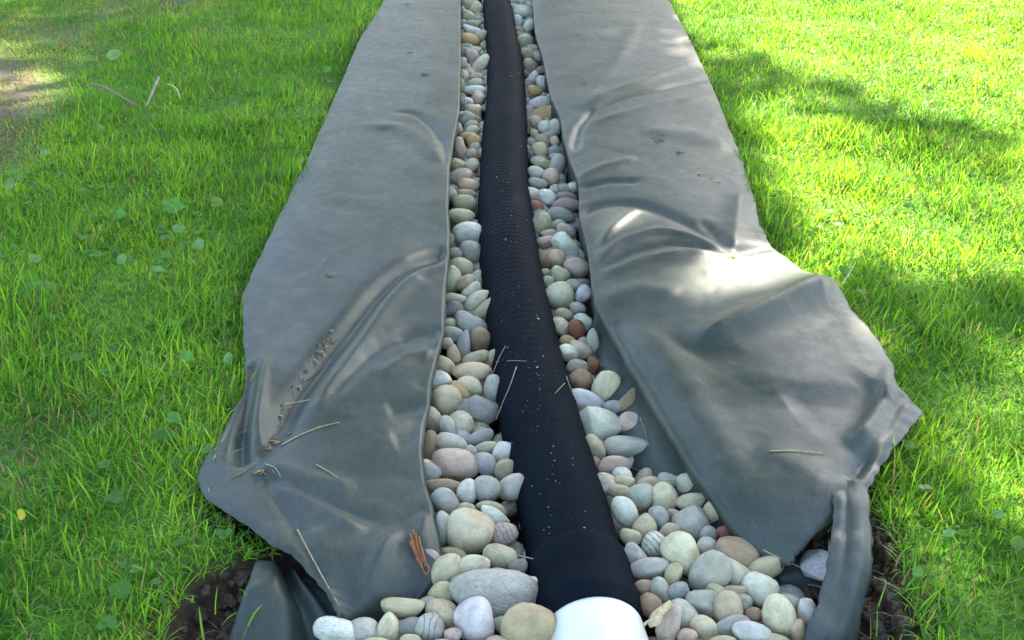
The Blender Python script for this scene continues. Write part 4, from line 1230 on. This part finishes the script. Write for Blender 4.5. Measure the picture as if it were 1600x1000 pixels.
litter(667, 118, 4, 5, [M_CRUMB], 'dark crumbs on the upper left sheet', 7)
litter(641, 85, 5, 4, [M_CRUMB], 'few dark crumbs highest on the left sheet', 8)
litter(632, 8, 4, 6, [M_CRUMB, M_TWIG], 'dark scrap at the top edge of the left sheet', 9)
litter(1030, 219, 9, 9, [M_CRUMB, M_TWIG, M_RUST], 'dark scraps on the upper right sheet', 10, 1.3, 5)
litter(1110, 279, 10, 9, [M_TWIG, M_RUST, M_STRAW], 'brown dried flower bit on the right sheet', 11, 1.1, 25)
litter(1148, 404, 6, 7, [M_LEAF['yellow'], M_STRAW, M_CRUMB], 'yellow-green bud scraps at the gathered crease of right sheet', 12)
litter(913, 131, 5, 5, [M_STRAW, M_TWIG], 'tan scraps near the inner edge of upper right sheet', 13, 1.2, 70)
litter(1060, 240, 4, 3, [M_CRUMB], 'single dark crumb below the dark scraps on right sheet', 14)

# pale flecks sprinkled over pipe and sheets: nobody could count them
fv, ff, fo = [], [], 0
tet = np.array([(1, 0, -.3), (-.5, .87, -.3), (-.5, -.87, -.3), (0, 0, .6)])
tf = [[0, 2, 1], [0, 1, 3], [1, 2, 3], [2, 0, 3]]
def fleck(x, y, bvs, s):
    global fo
    d = Vector(ray(x, y)); d.normalize()
    best = None
    for b_ in bvs:
        h_ = b_.ray_cast(Vector(CAMP), d)
        if h_[0] is not None and (best is None or h_[3] < best[1]): best = (np.array(h_[0]), h_[3])
    if best is None: return
    a = rng.uniform(0, 6.28)
    q = tet * [s * rng.uniform(.6, 1.6), s * rng.uniform(.4, 1), s * .6]
    q = np.stack([q[:, 0] * math.cos(a) - q[:, 1] * math.sin(a), q[:, 0] * math.sin(a) + q[:, 1] * math.cos(a), q[:, 2]], 1)
    fv.append(q + best[0]); ff.extend([[i + fo for i in t] for t in tf]); fo += 4
for _ in range(330):
    y = rng.uniform(0, 945); half = .127 * (y + 355) / 2
    fleck(pipe_c(y) + rng.normal(0, .45) * half, y, [BV_P], float(np.clip(rng.lognormal(-7.1, .6), .0004, .0038)))
for _ in range(420):
    fleck(rng.uniform(380, 700), rng.uniform(100, 940), [BV_L, BV_RO], float(np.clip(rng.lognormal(-7.2, .4), .0004, .002)))
for _ in range(300):
    fleck(rng.uniform(900, 1400), rng.uniform(100, 860), [BV_R, BV_S], float(np.clip(rng.lognormal(-7.2, .4), .0004, .002)))
tag(link('pale_flecks', mesh_np('pale_flecks', np.vstack(fv), ff, False), M_FLECK), 'tiny pale flecks sprinkled over the black pipe and the fabric', 'flecks', kind='stuff')

# soil clods and roots in the two open pits
sv, sf, so = [], [], 0
for poly, cnt in ((PIT_L, 1900), (PIT_R, 2300)):
    mn, mx = poly.min(0), poly.max(0)
    x, y = rng.uniform(mn[0], mx[0], cnt * 2), rng.uniform(mn[1], mx[1], cnt * 2)
    ok = in_poly(x, y, poly)
    for X0, Y0 in zip(x[ok], y[ok]):
        hit = None
        j = int(np.clip(np.searchsorted(gx, X0), 1, nx - 1)); i = int(np.clip(np.searchsorted(gy, Y0), 1, ny - 1))
        s = float(np.clip(rng.lognormal(-6.0, .55), .0010, .007))
        q = lv * s * rng.uniform(.7, 1.2, 3)
        q = q * (1 + .28 * np.sin(lv @ rng.normal(size=3) * 3 + rng.uniform(0, 6)) + .2 * np.sin(lv @ rng.normal(size=3) * 6))[:, None]
        sv.append(q + [X0, Y0, GZ[i, j] + s * .2]); sf.append(lf + so); so += len(lv)
tag(link('soil_clods', mesh_np('soil_clods', np.vstack(sv), np.vstack(sf).tolist()), mat_plain('clod', (.085, .058, .036), .95, 140, .35)),
    'loose dark soil clods in the pits beside the front of the fabric', 'soil', kind='stuff')
rv = []
for k in range(90):
    poly = PIT_L if k % 2 else PIT_R
    for _ in range(30):
        X0, Y0 = rng.uniform(poly[:, 0].min(), poly[:, 0].max()), rng.uniform(poly[:, 1].min(), poly[:, 1].max())
        if in_poly(np.array([X0]), np.array([Y0]), poly)[0]: break
    j = int(np.clip(np.searchsorted(gx, X0), 1, nx - 1)); i = int(np.clip(np.searchsorted(gy, Y0), 1, ny - 1))
    if tr[i, j] > 0: continue
    a = rng.uniform(0, 6.28); L_ = rng.uniform(.015, .05)
    c = np.array([X0, Y0, GZ[i, j] + .006])
    d = np.array([math.cos(a), math.sin(a), rng.uniform(-.1, .5)]) * L_
    rv.append(smooth_line(resample(np.array([c - d / 2, c + [0, 0, rng.uniform(0, .01)], c + d / 2 + rng.normal(0, .005, 3)]), 6), 1))
vv, ff, k0 = [], [], 0
for path in rv:
    w = .0008
    for p in path: vv += [p + [-w, 0, 0], p + [w, 0, 0], p + [0, 0, w * 1.6]]
    n_ = len(path)
    for i in range(n_ - 1):
        b0 = k0 + 3 * i
        for s in range(3):
            ff.append([b0 + s, b0 + (s + 1) % 3, b0 + 3 + (s + 1) % 3, b0 + 3 + s])
    k0 += 3 * n_
tag(link('dry_roots', mesh_np('dry_roots', vv, ff), M_STRAW), 'thin dry roots and straw tangled in the soil pits', 'roots', kind='stuff')

# pale soil-smeared stones in the right pit and the grey stone at the top of the lawn
def lone_stone(px, py, a, b, z, mesh, colr, label, mat='speckled', third=.7):
    c = P(px, py, z); dp = depth(c)
    o = bpy.data.objects.new('stone', mesh); COL.objects.link(o)
    o.matrix_world = Matrix.Translation(tuple(c)) @ Matrix.Rotation(rp.uniform(0, 3), 4, 'Z') @ Matrix.Diagonal((a * dp / F, b * dp / F * 1.2, b * dp / F * third, 1))
    o.color = (*colr, 1)
    o.material_slots[0].link = 'OBJECT'; o.material_slots[0].material = M_PEB[mat]
    tag(o, label, 'stone')
lone_stone(1278, 882, 30, 26, -.030, PMA[2], (.72, .72, .70), 'white stone smeared with soil behind the hanging strip')
lone_stone(1328, 967, 8, 9, -.05, PMA[1], (.55, .54, .5), 'small white stone chip in the soil right of the strip')
lone_stone(1332, 993, 10, 8, -.05, PMA[3], (.55, .54, .5), 'pale stone chip lowest in the right soil pit')
lone_stone(360, 912, 7, 6, -.04, PMA[0], (.4, .4, .4), 'small grey stone in the left soil pit')
lone_stone(268, 0, 26, 12, .015, PM[3], (.10, .11, .13), 'blue-grey stone at the top edge of the left lawn', 'plain')
